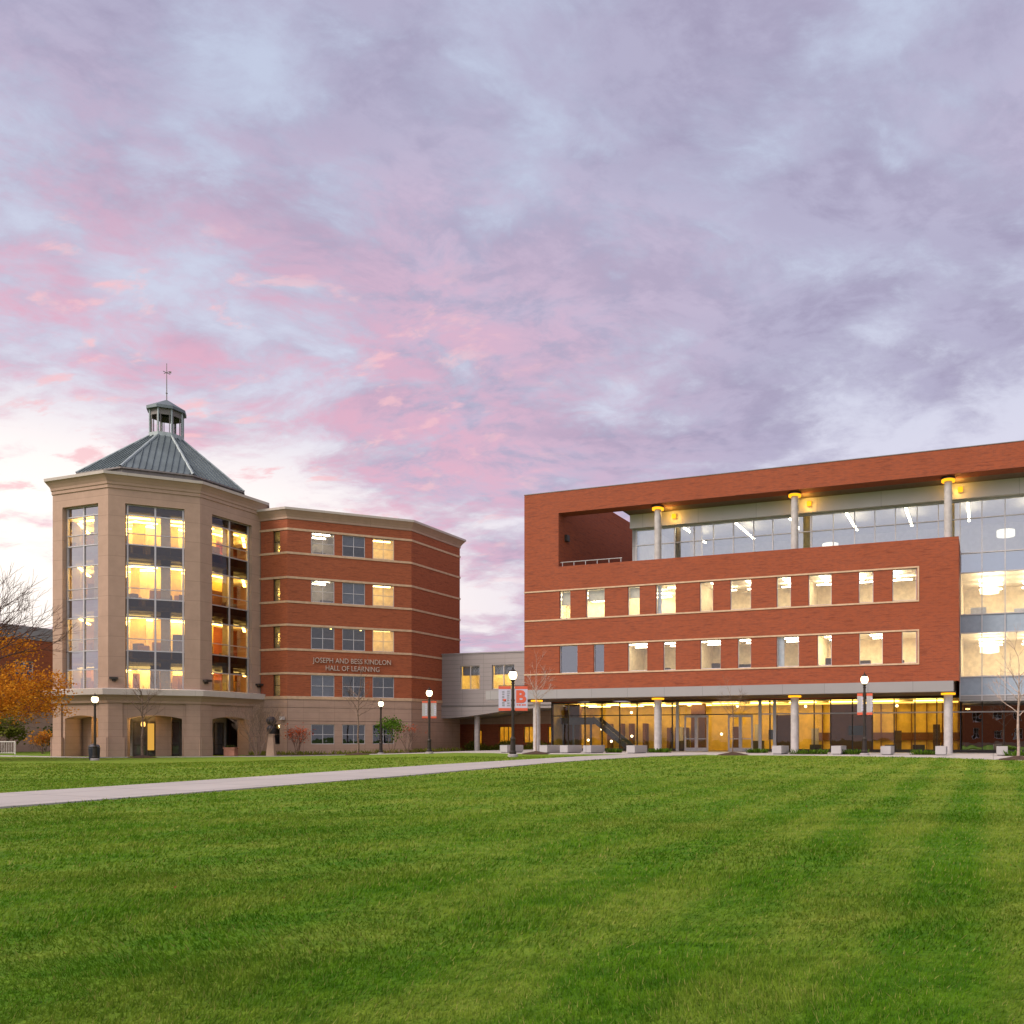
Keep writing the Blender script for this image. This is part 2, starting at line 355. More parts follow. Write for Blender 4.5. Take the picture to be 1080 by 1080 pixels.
# ------------------------------------------------------------------ mesh helpers
class Frame:
    """a wall's own axes: u along the wall, v into the building, z up (absolute)"""
    def __init__(s, x, y, deg):
        a = radians(deg); s.deg = deg
        s.o = (x, y); s.d = (cos(a), sin(a)); s.n = (-sin(a), cos(a))
    def __call__(s, u, v, z):
        return (s.o[0] + u*s.d[0] + v*s.n[0], s.o[1] + u*s.d[1] + v*s.n[1], z)
    def sub(s, u, v, turn=0): p = s(u, v, 0); return Frame(p[0], p[1], s.deg + turn)
ID = Frame(0, 0, 0)
class MB:
    def __init__(s): s.v = []; s.f = []; s.uv = []; s.mi = []; s.mats = []
    def mat(s, m):
        if m not in s.mats: s.mats.append(m)
        return s.mats.index(m)
    def face(s, pts, uvs=None, m=0):
        k = len(s.v); s.v += [tuple(p) for p in pts]; s.f.append(tuple(range(k, k+len(pts))))
        s.uv += list(uvs) if uvs else [(p[0], p[1]) for p in pts]; s.mi.append(m)
    def rect(s, F, u0, u1, v, z0, z1, m=0, back=False):
        q = [(u0, z0), (u1, z0), (u1, z1), (u0, z1)]
        if back: q = q[::-1]
        s.face([F(u, v, z) for u, z in q], q, m)
    def box(s, F, u0, u1, v0, v1, z0, z1, m=0, skip=''):
        if 'f' not in skip: s.rect(F, u0, u1, v0, z0, z1, m)
        if 'b' not in skip: s.rect(F, u0, u1, v1, z0, z1, m, True)
        if 'l' not in skip: s.face([F(u0, v1, z0), F(u0, v0, z0), F(u0, v0, z1), F(u0, v1, z1)], [(v1, z0), (v0, z0), (v0, z1), (v1, z1)], m)
        if 'r' not in skip: s.face([F(u1, v0, z0), F(u1, v1, z0), F(u1, v1, z1), F(u1, v0, z1)], [(v0, z0), (v1, z0), (v1, z1), (v0, z1)], m)
        if 't' not in skip: s.face([F(u0, v0, z1), F(u1, v0, z1), F(u1, v1, z1), F(u0, v1, z1)], [(u0, v0), (u1, v0), (u1, v1), (u0, v1)], m)
        if 'd' not in skip: s.face([F(u0, v1, z0), F(u1, v1, z0), F(u1, v0, z0), F(u0, v0, z0)], [(u0, v1), (u1, v1), (u1, v0), (u0, v0)], m)
    def wall(s, F, u0, u1, z0, z1, holes=(), th=0.3, v=0.0, m=0, edges=True):
        us = sorted({u0, u1} | {h[0] for h in holes} | {h[1] for h in holes})
        zs = sorted({z0, z1} | {h[2] for h in holes} | {h[3] for h in holes})
        us = [a for a in us if u0 <= a <= u1]; zs = [a for a in zs if z0 <= a <= z1]
        for i in range(len(us)-1):
            for j in range(len(zs)-1):
                cu, cz = (us[i]+us[i+1])/2, (zs[j]+zs[j+1])/2
                if any(h[0] < cu < h[1] and h[2] < cz < h[3] for h in holes): continue
                s.rect(F, us[i], us[i+1], v, zs[j], zs[j+1], m); s.rect(F, us[i], us[i+1], v+th, zs[j], zs[j+1], m, True)
        for (a, b, c, d) in holes:
            w = v+th
            s.face([F(a, v, c), F(a, w, c), F(a, w, d), F(a, v, d)], [(0, c), (th, c), (th, d), (0, d)], m)
            s.face([F(b, w, c), F(b, v, c), F(b, v, d), F(b, w, d)], [(th, c), (0, c), (0, d), (th, d)], m)
            s.face([F(a, v, c), F(b, v, c), F(b, w, c), F(a, w, c)], [(a, 0), (b, 0), (b, th), (a, th)], m)
            s.face([F(a, w, d), F(b, w, d), F(b, v, d), F(a, v, d)], [(a, th), (b, th), (b, 0), (a, 0)], m)
        if edges: s.box(F, u0, u1, v, v+th, z0, z1, m, 'fb')
    def cyl(s, c, r0, r1, z0, z1, n=16, m=0, cap=True, F=ID):
        for i in range(n):
            a, b = 2*pi*i/n, 2*pi*(i+1)/n
            pts = [F(c[0]+r0*cos(a), c[1]+r0*sin(a), z0), F(c[0]+r0*cos(b), c[1]+r0*sin(b), z0), F(c[0]+r1*cos(b), c[1]+r1*sin(b), z1), F(c[0]+r1*cos(a), c[1]+r1*sin(a), z1)]
            s.face(pts, [(a*r0, z0), (b*r0, z0), (b*r0, z1), (a*r0, z1)], m)
        if cap:
            s.face([F(c[0]+r1*cos(2*pi*i/n), c[1]+r1*sin(2*pi*i/n), z1) for i in range(n)], None, m)
            s.face([F(c[0]+r0*cos(-2*pi*i/n), c[1]+r0*sin(-2*pi*i/n), z0) for i in range(n)], None, m)
    def lathe(s, c, prof, n=16, m=0, F=ID):
        for (r0, z0), (r1, z1) in zip(prof[:-1], prof[1:]):
            s.cyl(c, max(r0, 1e-3), max(r1, 1e-3), z0, z1, n, m, False, F)
    def tube(s, a, b, ra, rb, n=5, m=0):
        a, b = Vector(a), Vector(b); d = (b-a)
        if d.length < 1e-6: return
        d.normalize(); t = d.orthogonal().normalized(); w = d.cross(t)
        k = len(s.v)
        for p, r in ((a, ra), (b, rb)):
            for i in range(n):
                q = p + t*(r*cos(2*pi*i/n)) + w*(r*sin(2*pi*i/n)); s.v.append(tuple(q))
        for i in range(n):
            j = (i+1) % n
            s.f.append((k+i, k+j, k+n+j, k+n+i)); s.uv += [(0, 0), (1, 0), (1, 1), (0, 1)]; s.mi.append(m)
    def ring(s, pts_a, za, pts_b, zb, m=0, k0=None):
        """a band of quads between two closed (or partial) polygons"""
        n = len(pts_a)
        for i in range(n if k0 is None else n-1):
            j = (i+1) % n
            L = sqrt((pts_a[j][0]-pts_a[i][0])**2 + (pts_a[j][1]-pts_a[i][1])**2)
            s.face([(*pts_a[i], za), (*pts_a[j], za), (*pts_b[j], zb), (*pts_b[i], zb)], [(0, za), (L, za), (L, zb), (0, zb+0.001)], m)
    def build(s, name, mats, parent=None, smooth=False):
        me = bpy.data.meshes.new(name); me.from_pydata(s.v, [], s.f)
        uvl = me.uv_layers.new(name='UVMap'); uvl.data.foreach_set('uv', np.array(s.uv, dtype=np.float32).ravel())
        if not isinstance(mats, (list, tuple)): mats = [mats]
        for m in mats: me.materials.append(m)
        if len(mats) > 1: me.polygons.foreach_set('material_index', s.mi)
        if smooth: me.polygons.foreach_set('use_smooth', [True]*len(me.polygons))
        o = bpy.data.objects.new(name, me); COL.objects.link(o)
        if parent is not None: attach(o, parent)
        return o
_world = {}
def attach(o, parent):
    """meshes are written in world metres: keep them there under their thing"""
    o.parent = parent
    m = _world.get(parent.name)
    if m is not None: o.matrix_parent_inverse = m.inverted()
def tag(o, label, cat, group=None):
    o['label'] = label; o['category'] = cat
    if group: o['group'] = group
    return o
def thing(name, label, cat, loc=(0, 0, 0), rotz=0.0, group=None, worldspace=False):
    o = bpy.data.objects.new(name, None); COL.objects.link(o); o.empty_display_size = 0.3
    o.location = loc; o.rotation_euler = (0, 0, rotz); tag(o, label, cat, group)
    if worldspace: _world[o.name] = Matrix.Translation(Vector(loc)) @ Matrix.Rotation(rotz, 4, 'Z')
    return o
def kind(o, k): o['kind'] = k; return o
def dup(root, loc, rotz=None, label=None, scale=None):
    r = root.copy(); COL.objects.link(r); r.location = loc
    if rotz is not None: r.rotation_euler = (0, 0, rotz)
    if scale is not None: r.scale = scale
    if label: r['label'] = label
    for ch in list(root.children):
        c = ch.copy(); COL.objects.link(c); c.parent = r
        for g in list(ch.children):
            d = g.copy(); COL.objects.link(d); d.parent = c
    return r
def text_mesh(body, size, depth, name, mat, place, parent=None, spacing=1.0, bold=0.0):
    """place maps (x right, y up, z out of the face) to world"""
    cu = bpy.data.curves.new(name, 'FONT'); cu.body = body; cu.size = size; cu.extrude = depth/2; cu.align_x = 'CENTER'; cu.space_character = spacing
    cu.resolution_u = 3; cu.offset = bold
    to = bpy.data.objects.new(name, cu); COL.objects.link(to)
    dg = bpy.context.evaluated_depsgraph_get(); dg.update()
    me = bpy.data.meshes.new_from_object(to.evaluated_get(dg))
    bpy.data.objects.remove(to)
    for v in me.vertices: v.co = place(v.co.x, v.co.y, v.co.z)
    me.materials.clear(); me.materials.append(mat)
    o = bpy.data.objects.new(name, me); COL.objects.link(o)
    if parent is not None: attach(o, parent)
    return o

def sstep(a, b, x):
    t = np.clip((np.asarray(x, dtype=float)-a)/(b-a), 0, 1); return t*t*(3-2*t)
def ground(x, y):
    """height of the lawn: it rises 0.4 m towards the hall on the right"""
    return 0.4*sstep(-34, -12, x)*sstep(12, 50, y)
def gz(x, y): return float(ground(x, y))

# ------------------------------------------------------------------ ground, paths
def build_ground():
    xs = np.concatenate([[-1500, -700, -350, -200, -130, -95], np.arange(-75, 66, 1.0), [85, 110, 150, 250, 450, 900, 1500]])
    ys = np.concatenate([[-1500, -700, -350, -180, -110, -70, -45, -28, -18], np.arange(-10, 111, 1.0), [125, 150, 190, 260, 420, 800, 1500]])
    X, Y = np.meshgrid(xs, ys); Z = ground(X, Y) + 0.012*np.sin(X*0.9+1.3)*np.sin(Y*0.7) * (np.abs(X) < 60)
    v = np.stack([X, Y, Z], -1).reshape(-1, 3); nx = len(xs)
    f = [(j*nx+i, j*nx+i+1, (j+1)*nx+i+1, (j+1)*nx+i) for j in range(len(ys)-1) for i in range(nx-1)]
    me = bpy.data.meshes.new('ground'); me.from_pydata(v.tolist(), [], f); me.materials.append(M['lawn'])
    me.polygons.foreach_set('use_smooth', [True]*len(f))
    o = bpy.data.objects.new('ground', me); COL.objects.link(o); kind(o, 'structure')
build_ground()
def resample(pts, n):
    p = np.array(pts, float); d = np.r_[0, np.cumsum(np.hypot(*np.diff(p, axis=0).T))]
    t = np.linspace(0, d[-1], n); return np.stack([np.interp(t, d, p[:, 0]), np.interp(t, d, p[:, 1])], -1)
def sheet(name, A, B, nu, nv, lift, mat, k='structure'):
    """a slab draped over the ground between edge polylines A and B, with a real edge"""
    a, b = resample(A, nu), resample(B, nu); mb = MB()
    g = [[None]*(nv+1) for _ in range(nu)]
    for i in range(nu):
        for j in range(nv+1):
            p = a[i] + (b[i]-a[i])*j/nv; g[i][j] = (p[0], p[1], gz(p[0], p[1]) + lift)
    for i in range(nu-1):
        for j in range(nv): mb.face([g[i][j], g[i+1][j], g[i+1][j+1], g[i][j+1]])
    for j in (0, nv):
        for i in range(nu-1):
            p, q = g[i][j], g[i+1][j]; mb.face([(p[0], p[1], p[2]-0.15), (q[0], q[1], q[2]-0.15), q, p])
    o = mb.build(name, mat); kind(o, k); return o
PATH_A = [(-26.0, -3.0), (-16.8, 21.0), (-11.3, 35.0), (-7.7, 43.5), (-4.6, 53.0), (-3.0, 57.5)]      # far (left) edge
PATH_B = [(-22.3, -3.0), (-13.6, 17.3), (-9.2, 29.0), (-5.4, 40.5), (-1.7, 49.5), (1.6, 55.2)]       # near (right) edge
PLAZA_F = [(-60, 72.5), (-46, 65.2), (-38, 67.6), (-28, 73.0), (-19, 70.0), (-10, 57.8), (-3.0, 57.5), (1.6, 55.0), (8, 53.0), (14.3, 46.5), (17, 41.5), (24, 32), (40, 22)]
sheet('path', PATH_A, PATH_B, 60, 4, 0.035, M['pave'])

# ------------------------------------------------------------------ rooms and windows
def sub(mb, name, mat, part):
    """a sub-part: its part already stands in world metres, so it needs no offset of its own"""
    o = mb.build(name, mat); o.parent = part; return o
def room(F, u0, u1, v0, v1, z0, z1, root, wall='plaster', ceil='ceiling', floor='carpet', lamp=None, strips=(), drop=0.35):
    """a real room behind the glass: back and side walls, floor, ceiling, hung light fittings"""
    mb = MB()
    mb.rect(F, u0, u1, v1, z0, z1, 0)
    mb.face([F(u0, v0, z0), F(u0, v1, z0), F(u0, v1, z1), F(u0, v0, z1)], [(v0, z0), (v1, z0), (v1, z1), (v0, z1)], 0)
    mb.face([F(u1, v1, z0), F(u1, v0, z0), F(u1, v0, z1), F(u1, v1, z1)], [(v1, z0), (v0, z0), (v0, z1), (v1, z1)], 0)
    mb.face([F(u0, v1, z1), F(u1, v1, z1), F(u1, v0, z1), F(u0, v0, z1)], None, 1)
    mb.face([F(u0, v0, z0), F(u1, v0, z0), F(u1, v1, z0), F(u0, v1, z0)], None, 2)
    r = mb.build('room', [M[wall], M[ceil], M[floor]], root)
    for (a, b, c, d) in strips:
        sb = MB(); sb.box(F, a, b, c, d, z1-drop-0.06, z1-drop); sub(sb, 'ceiling_light', M[lamp], r)
    return r
def desks(F, u0, u1, v0, v1, z, n, part, mat='furniture', hmax=1.2):
    for i in range(n):
        a = u0 + (u1-u0)*(i+random.random()*0.6)/n; w = random.uniform(0.5, 1.3); v = random.uniform(v0, v1)
        mb = MB(); mb.box(F, a, min(a+w, u1), v, v+0.5, z, z+random.uniform(0.7, hmax)); sub(mb, 'desk', M[mat], part)
def window(F, u0, u1, z0, z1, v, root, frame='alu', glass='glass', w=0.07, mull=(), trans=(), mw=0.05, blind=None):
    """one window: frame with bars > pane, perhaps a blind"""
    mb = MB(); d = 0.09
    mb.box(F, u0, u0+w, v, v+d, z0, z1); mb.box(F, u1-w, u1, v, v+d, z0, z1)
    mb.box(F, u0+w, u1-w, v, v+d, z0, z0+w); mb.box(F, u0+w, u1-w, v, v+d, z1-w, z1)
    for t in mull: mb.box(F, t-mw/2, t+mw/2, v+0.003, v+d-0.003, z0+w, z1-w)
    for t in trans: mb.box(F, u0+w, u1-w, v+0.006, v+d-0.006, t-mw/2, t+mw/2)
    fr = mb.build('window', M[frame], root)
    g = MB(); g.rect(F, u0+w*.5, u1-w*.5, v+0.05, z0+w*.5, z1-w*.5); sub(g, 'glass_pane', M[glass], fr)
    if blind:
        b = MB(); b.box(F, u0+w, u0+w+(u1-u0-2*w)*blind[2], v+0.16, v+0.18, z1-(z1-z0)*blind[0], z1-w); sub(b, 'blind', M[blind[1]], fr)
    return fr

# ------------------------------------------------------------------ octagonal stone tower
TC = (-46.5, 76.9); PSI = -19.8
def octa(side, k=8):
    R = side/(2*sin(pi/8))
    return [(TC[0]+R*cos(radians(PSI-90+22.5+45*(i-1))), TC[1]+R*sin(radians(PSI-90+22.5+45*(i-1)))) for i in range(k)]
def c_top(a): return a+4.25 if a > 5.1 else 7.7
def build_tower():
    root = thing('stone_tower', 'octagonal tan stone tower with grey green hipped metal roof, open cupola and weather vane', 'tower', (TC[0], TC[1], 0), worldspace=True)
    S = 6.45; cs = octa(S); FR = [Frame(*cs[i], PSI+45*i) for i in range(8)]
    OP = (1.15, 5.30)                                   # window opening on each face
    wall = MB(); base = MB(); ledge = MB(); cor = MB()
    for i, F in enumerate(FR):
        glazed = i in (0, 1, 2, 7)
        # upper shaft
        if glazed: wall.wall(F, 0, S, 5.3, 21.66, [(OP[0], OP[1], 5.53, 20.5)], 0.55, edges=False)
        else: wall.rect(F, 0, S, 0, 5.3, 21.66)
        # ground storey: an arch within a shallow sunk panel, heavier plinths
        if i in (0, 1, 2, 7):
            a, b, sp, ap = 1.28, 5.12, 3.12, 3.37
            pa, pb, pt = 0.98, 5.42, 4.36
            base.rect(F, 0, pa, 0, 0, 4.5); base.rect(F, pb, S, 0, 0, 4.5); base.rect(F, pa, pb, 0, pt, 4.5)
            base.face([F(pa, 0, 0), F(pa, .12, 0), F(pa, .12, pt), F(pa, 0, pt)], [(0, 0), (.12, 0), (.12, pt), (0, pt)])
            base.face([F(pb, .12, 0), F(pb, 0, 0), F(pb, 0, pt), F(pb, .12, pt)], [(0, 0), (.12, 0), (.12, pt), (0, pt)])
            base.face([F(pa, .12, pt), F(pb, .12, pt), F(pb, 0, pt), F(pa, 0, pt)])
            base.rect(F, pa, a, .12, 0, pt); base.rect(F, b, pb, .12, 0, pt)
            n = 14; arc = [(a+(b-a)*k/n, sp+(ap-sp)*sin(pi*k/n)**0.9 if 0 < k < n else sp) for k in range(n+1)]
            for (u, z), (u2, z2) in zip(arc[:-1], arc[1:]):
                base.face([F(u, .12, z), F(u2, .12, z2), F(u2, .12, pt), F(u, .12, pt)], [(u, z), (u2, z2), (u2, pt), (u, pt)])
                base.face([F(u, 1.5, z), F(u2, 1.5, z2), F(u2, .12, z2), F(u, .12, z)], [(u, 1.5), (u2, 1.5), (u2, .12), (u, .12)])
            base.face([F(a, .12, 0), F(a, 1.5, 0), F(a, 1.5, sp), F(a, .12, sp)], [(0, 0), (1.4, 0), (1.4, sp), (0, sp)])
            base.face([F(b, 1.5, 0), F(b, .12, 0), F(b, .12, sp), F(b, 1.5, sp)], [(0, 0), (1.4, 0), (1.4, sp), (0, sp)])
            # plinth blocks
            base.box(F, -0.12, 1.14, -0.10, 1.0, 0, 1.57, skip='b'); base.box(F, 5.26, S+0.12, -0.10, 1.0, 0, 1.57, skip='b')
        else:
            base.rect(F, 0, S, 0, 0, 4.5)
    wall.build('stone_shaft', M['stone'], root)
    base.build('arcade', M['stone_base'], root)
    # corniced ledge over the ground storey: flared mould under a pale stone coping
    prof = [(6.45, 4.36), (6.53, 4.36), (6.56, 4.55), (6.72, 4.80), (6.88, 5.0)]
    for (a, z), (b, z2) in zip(prof[:-1], prof[1:]): ledge.ring(octa(a), z, octa(b), z2)
    ledge.build('ledge_moulding', M['stone'], root)
    cop = MB(); cop.ring(octa(6.98), 5.0, octa(7.0), 5.46); cop.ring(octa(7.0), 5.46, octa(6.44), 5.56); cop.ring(octa(6.80), 5.0, octa(6.98), 5.0)
    cop.build('ledge_coping', M['lime'], root)
    prof = [(6.45, 21.62), (6.51, 21.64), (6.51, 21.90), (6.56, 21.93), (6.58, 22.12), (6.68, 22.35), (6.82, 22.58), (6.86, 22.62)]
    for (a, z), (b, z2) in zip(prof[:-1], prof[1:]): cor.ring(octa(a), z, octa(b), z2)
    cor.build('cornice', M['stone'], root)
    lip = MB(); lip.ring(octa(6.90), 22.62, octa(6.92), 22.84); lip.ring(octa(6.92), 22.84, octa(5.7), 22.88); lip.ring(octa(6.84), 22.62, octa(6.90), 22.62)
    lip.build('cornice_lip', M['lime'], root)
    # roof
    drum = MB(); drum.ring(octa(5.05), 22.8, octa(5.05), 23.70); drum.ring(octa(5.05), 23.70, octa(5.22), 23.72); drum.ring(octa(5.22), 23.72, octa(5.22), 23.84)
    for i in range(8):
        p, q = octa(5.05)[i], octa(5.05)[(i+1) % 8]; FF = Frame(*p, math.degrees(math.atan2(q[1]-p[1], q[0]-p[0])))
        for t in (1.2, 3.4): drum.box(FF, t, t+0.45, -0.25, 0.0, 23.05, 23.35)
    drum.build('roof_gutter', M['lead'], root)
    lo, hi = octa(5.20), octa(1.0); rf = MB(); z0, z1 = 23.84, 28.45
    rf.ring(lo, z0, hi, z1)
    for i in range(8):
        a0, a1 = Vector((*lo[i], z0)), Vector((*lo[(i+1) % 8], z0)); b0, b1 = Vector((*hi[i], z1)), Vector((*hi[(i+1) % 8], z1))
        nrm = (a1-a0).cross(b0-a0).normalized()
        e = (a1-a0).normalized(); mid0 = (a0+a1)/2; mid1 = (b0+b1)/2; up = (mid1-mid0)
        Lb, Lt = (a1-a0).length/2, (b1-b0).length/2
        for k in range(-6, 7):
            off = k*0.46
            if abs(off) > Lb-0.1: continue
            tmax = 1.0 if abs(off) < Lt else (Lb-abs(off))/(Lb-Lt)
            p = mid0 + e*off; q = p + up*tmax
            w = e*0.028; h = nrm*0.075
            rf.face([p-w, p+w, p+w+h, p-w+h]); rf.face([p-w+h, p+w+h, q+w+h, q-w+h]); rf.face([p-w, p-w+h, q-w+h, q-w]); rf.face([p+w+h, p+w, q+w, q+w+h])
    roof = rf.build('roof', M['roof'], root)
    hp = MB()
    for i in range(8): hp.tube((*lo[i], z0+0.02), (*hi[i], z1+0.02), 0.12, 0.11, 6)
    sub(hp, 'roof_ridge', M['roof_edge'], roof)
    # cupola
    cb = MB()
    cb.ring(octa(1.10), 28.25, octa(1.10), 28.70); cb.ring(octa(1.10), 28.70, octa(.90), 28.72)
    cup = cb.build('cupola', M['roof_edge'], root)
    for p in octa(1.03):
        po = MB(); po.cyl(p, 0.075, 0.075, 28.6, 30.85, 8); sub(po, 'cupola_post', M['roof_edge'], cup)
    li = MB(); li.ring(octa(1.01), 30.30, octa(1.01), 30.85); li.ring(octa(.92), 30.85, octa(.92), 30.30); li.ring(octa(.92), 30.30, octa(1.01), 30.30)
    for i in range(8):
        p, q = octa(1.01)[i], octa(1.01)[(i+1) % 8]; FF = Frame(*p, math.degrees(math.atan2(q[1]-p[1], q[0]-p[0])))
        for t in (0.14, 0.81): li.box(FF, t, t+0.06, 0, 0.06, 28.70, 30.30)
    sub(li, 'cupola_lintel', M['lead'], cup)
    cr = MB(); cr.ring(octa(1.24), 30.80, octa(1.24), 31.06); cr.ring(octa(1.24), 31.06, octa(0.10), 31.95); cr.ring(octa(.9), 30.84, octa(1.24), 30.80)
    sub(cr, 'cupola_roof', M['roof'], cup)
    vn = MB(); c = Vector((TC[0], TC[1], 0))
    vn.tube(c+Vector((0, 0, 31.8)), c+Vector((0, 0, 35.3)), 0.045, 0.025, 6)
    vn.tube(c+Vector((-0.3, .1, 34.42)), c+Vector((0.3, -.1, 34.52)), 0.028, 0.028, 5); vn.tube(c+Vector((0.1, 0.35, 34.45)), c+Vector((-0.1, -0.35, 34.45)), 0.03, 0.03, 5)
    vn.lathe((TC[0], TC[1]), [(0.02, 32.5), (0.09, 32.60), (0.02, 32.70)], 8); vn.box(Frame(TC[0], TC[1], 10), 0.2, 0.38, -0.012, 0.012, 34.42, 34.60)
    sub(vn, 'weather_vane', M['lead'], cup)
    # glazing: vision bands between dark spandrels
    rows = [(5.53, 7.11, 'g'), (7.11, 8.65, 's'), (8.65, 11.37, 'g'), (11.37, 12.90, 's'), (12.90, 15.63, 'g'), (15.63, 17.28, 's'), (17.28, 19.69, 'g'), (19.69, 20.5, 's')]
    trans = [9.61, 13.75, 18.17]
    for i in (0, 1, 2, 7):
        F = FR[i]; u0, u1 = OP; v = 0.36; um = 3.2
        mb = MB(); w = 0.06
        for t in (u0+0.12, u1-0.12, um): mb.box(F, t-w, t+w, v-.05, v+.12, 5.53, 20.5)
        for z in [r[0] for r in rows] + [20.47]: mb.box(F, u0, u1, v-.047, v+.117, z-0.045, z+0.045)
        for z in trans: mb.box(F, u0, u1, v-.044, v+.114, z-0.03, z+0.03)
        cw = mb.build('curtain_wall', M['alu'], root)
        for (a, b, k) in rows:
            g = MB(); g.rect(F, u0, u1, v+0.03, a, b)
            if k == 'g': sub(g, 'glass_pane', M['glass_tower'], cw)
            else: sub(g, 'spandrel_panel', M['spandrel' if i in (0, 7) else 'spandrel_low_reflect'], cw)
    # storeys inside: octagonal slabs round a core, pale ceilings with rows of hung lights
    slabs = [(5.0, 5.5), (7.75, 8.1), (12.0, 12.35), (16.3, 16.65), (20.05, 20.4)]
    inner = octa(S*0.90)
    fl = MB()
    for (a, b) in slabs:
        fl.face([(*p, a) for p in inner[::-1]], None, 0); fl.face([(*p, b) for p in inner], None, 1)
        fl.ring(inner, a, inner, b)
    fl.build('floor_slabs', [M['ceiling'], M['carpet']], root)
    co = octa(2.3); core = MB(); core.ring(co, 0.3, co, 20.1); core.build('core', M['plaster'], root)
    for i in (0, 1, 2, 7):
        cm = MB(); cm.box(FR[i], 3.52, 4.18, 0.95, 1.5, 5.5, 20.0); cm.build('inner_column', M['shade_room'], root)
    for fi, ((a, b), (c, d)) in enumerate(zip(slabs[:-1], slabs[1:])):
        for i in (0, 1, 2, 3, 7):
            F = FR[i]
            for r, v in enumerate((1.5, 3.0, 4.6)):
                for j in range(2):
                    u = 1.0 + j*2.6 + (0.35 if r % 2 else 0)
                    lt = MB(); lt.box(F, u, u+1.7, v, v+0.22, c-0.36, c-0.28); lt.build('ceiling_light', M['light_warm'], root)
    for (a, b) in slabs[:-1]:
        for i in (0, 1, 2, 7):
            for k in range(7):
                u = random.uniform(0.9, 5.0); v = random.uniform(1.0, 3.6); fu = MB(); h = random.choice((0.75, 1.1, 1.4, 2.1)); fu.box(FR[i], u, u+random.uniform(0.3, 1.3), v, v+0.4, b, b+h)
                fu.build('bookcase' if h > 1.2 else 'desk', M[random.choice(('furniture', 'wood_shelf', 'wood_shelf'))], root)
            pt = MB(); u = random.uniform(1.0, 4.4); pt.box(FR[i], u, u+random.uniform(.8, 1.8), 3.9, 4.0, b, c_top(a)); pt.build('partition', M['ochre_wall'], root)
    # porch behind the arches: lit door glass and dark soffit
    pi_ = octa(S*0.80-0.9)
    po = MB(); po.ring(octa(4.0), 0, octa(4.0), 4.9); po.build('porch_inner_wall', M['shade_room'], root)
    for i, ua, ub, v0, v1 in ((1, 3.0, 4.15, 2.2, 3.0), (0, 1.1, 2.3, 1.6, 2.4)):
        pl = MB(); pl.box(FR[i], ua, ub, v0, v1, 0, 4.4); pl.build('porch_pier', M['stone_base'], root)
    ce = MB(); ce.face([(*p, 3.6) for p in octa(6.3)[::-1]]); ce.build('porch_soffit', M['soffit'], root)
    oc = octa(4.25)
    for i in (0, 1, 2):
        p = oc[i]; F = Frame(*p, PSI+45*i)
        for (a, b) in ((0.25, 1.2), (1.3, 2.25), (2.6, 3.6)):
            dm = MB(); w = 0.07
            dm.box(F, a, a+w, -.02, .06, 0, 2.9); dm.box(F, b-w, b, -.02, .06, 0, 2.9); dm.box(F, a+w, b-w, -.02, .06, 2.83, 2.9); dm.box(F, a+w, b-w, -.02, .06, 0.9, 0.97); dm.box(F, a+w, b-w, -.02, .06, 0, .15)
            d = dm.build('door', M['dark_frame'], root)
            g = MB(); g.rect(F, a+w, b-w, .02, .15, 2.83); sub(g, 'glass_pane', M['glass_dark'], d)
        gl = MB(); gl.lathe(F(1.0 if i else 2.6, -.35, 0)[:2], [(.02, 2.45), (.15, 2.52), (.17, 2.72), (.12, 2.88), (.02, 2.92)], 12); gl.build('porch_lamp', M['globe_warm'], root)
        gp_ = bpy.data.lights.new('porch_lamp_glow', 'POINT'); gp_.energy = 90; gp_.color = (1, .62, .22); gp_.shadow_soft_size = .2
        go_ = bpy.data.objects.new('porch_lamp_glow', gp_); COL.objects.link(go_); go_.location = F(1.0 if i else 2.6, -.62, 2.7); attach(go_, root)
        lp = MB(); lp.box(F, 1.28, 1.55 if i != 1 else 1.75, -0.05, -0.02, 0.5, 2.75)
        lp.build('lit_side_light', M['porch_light'], root)
    # wall-mounted lights just above the ledge
    for i, u in ((1, 0.40), (2, 0.50), (2, 5.95)):
        wl = MB(); wl.box(FR[i], u-.28, u+.28, -.42, -.02, 6.25, 6.42); wl.box(FR[i], u-.12, u+.12, -.2, -.01, 6.08, 6.25); wl.build('wall_light', M['dark_frame'], root)

build_tower()

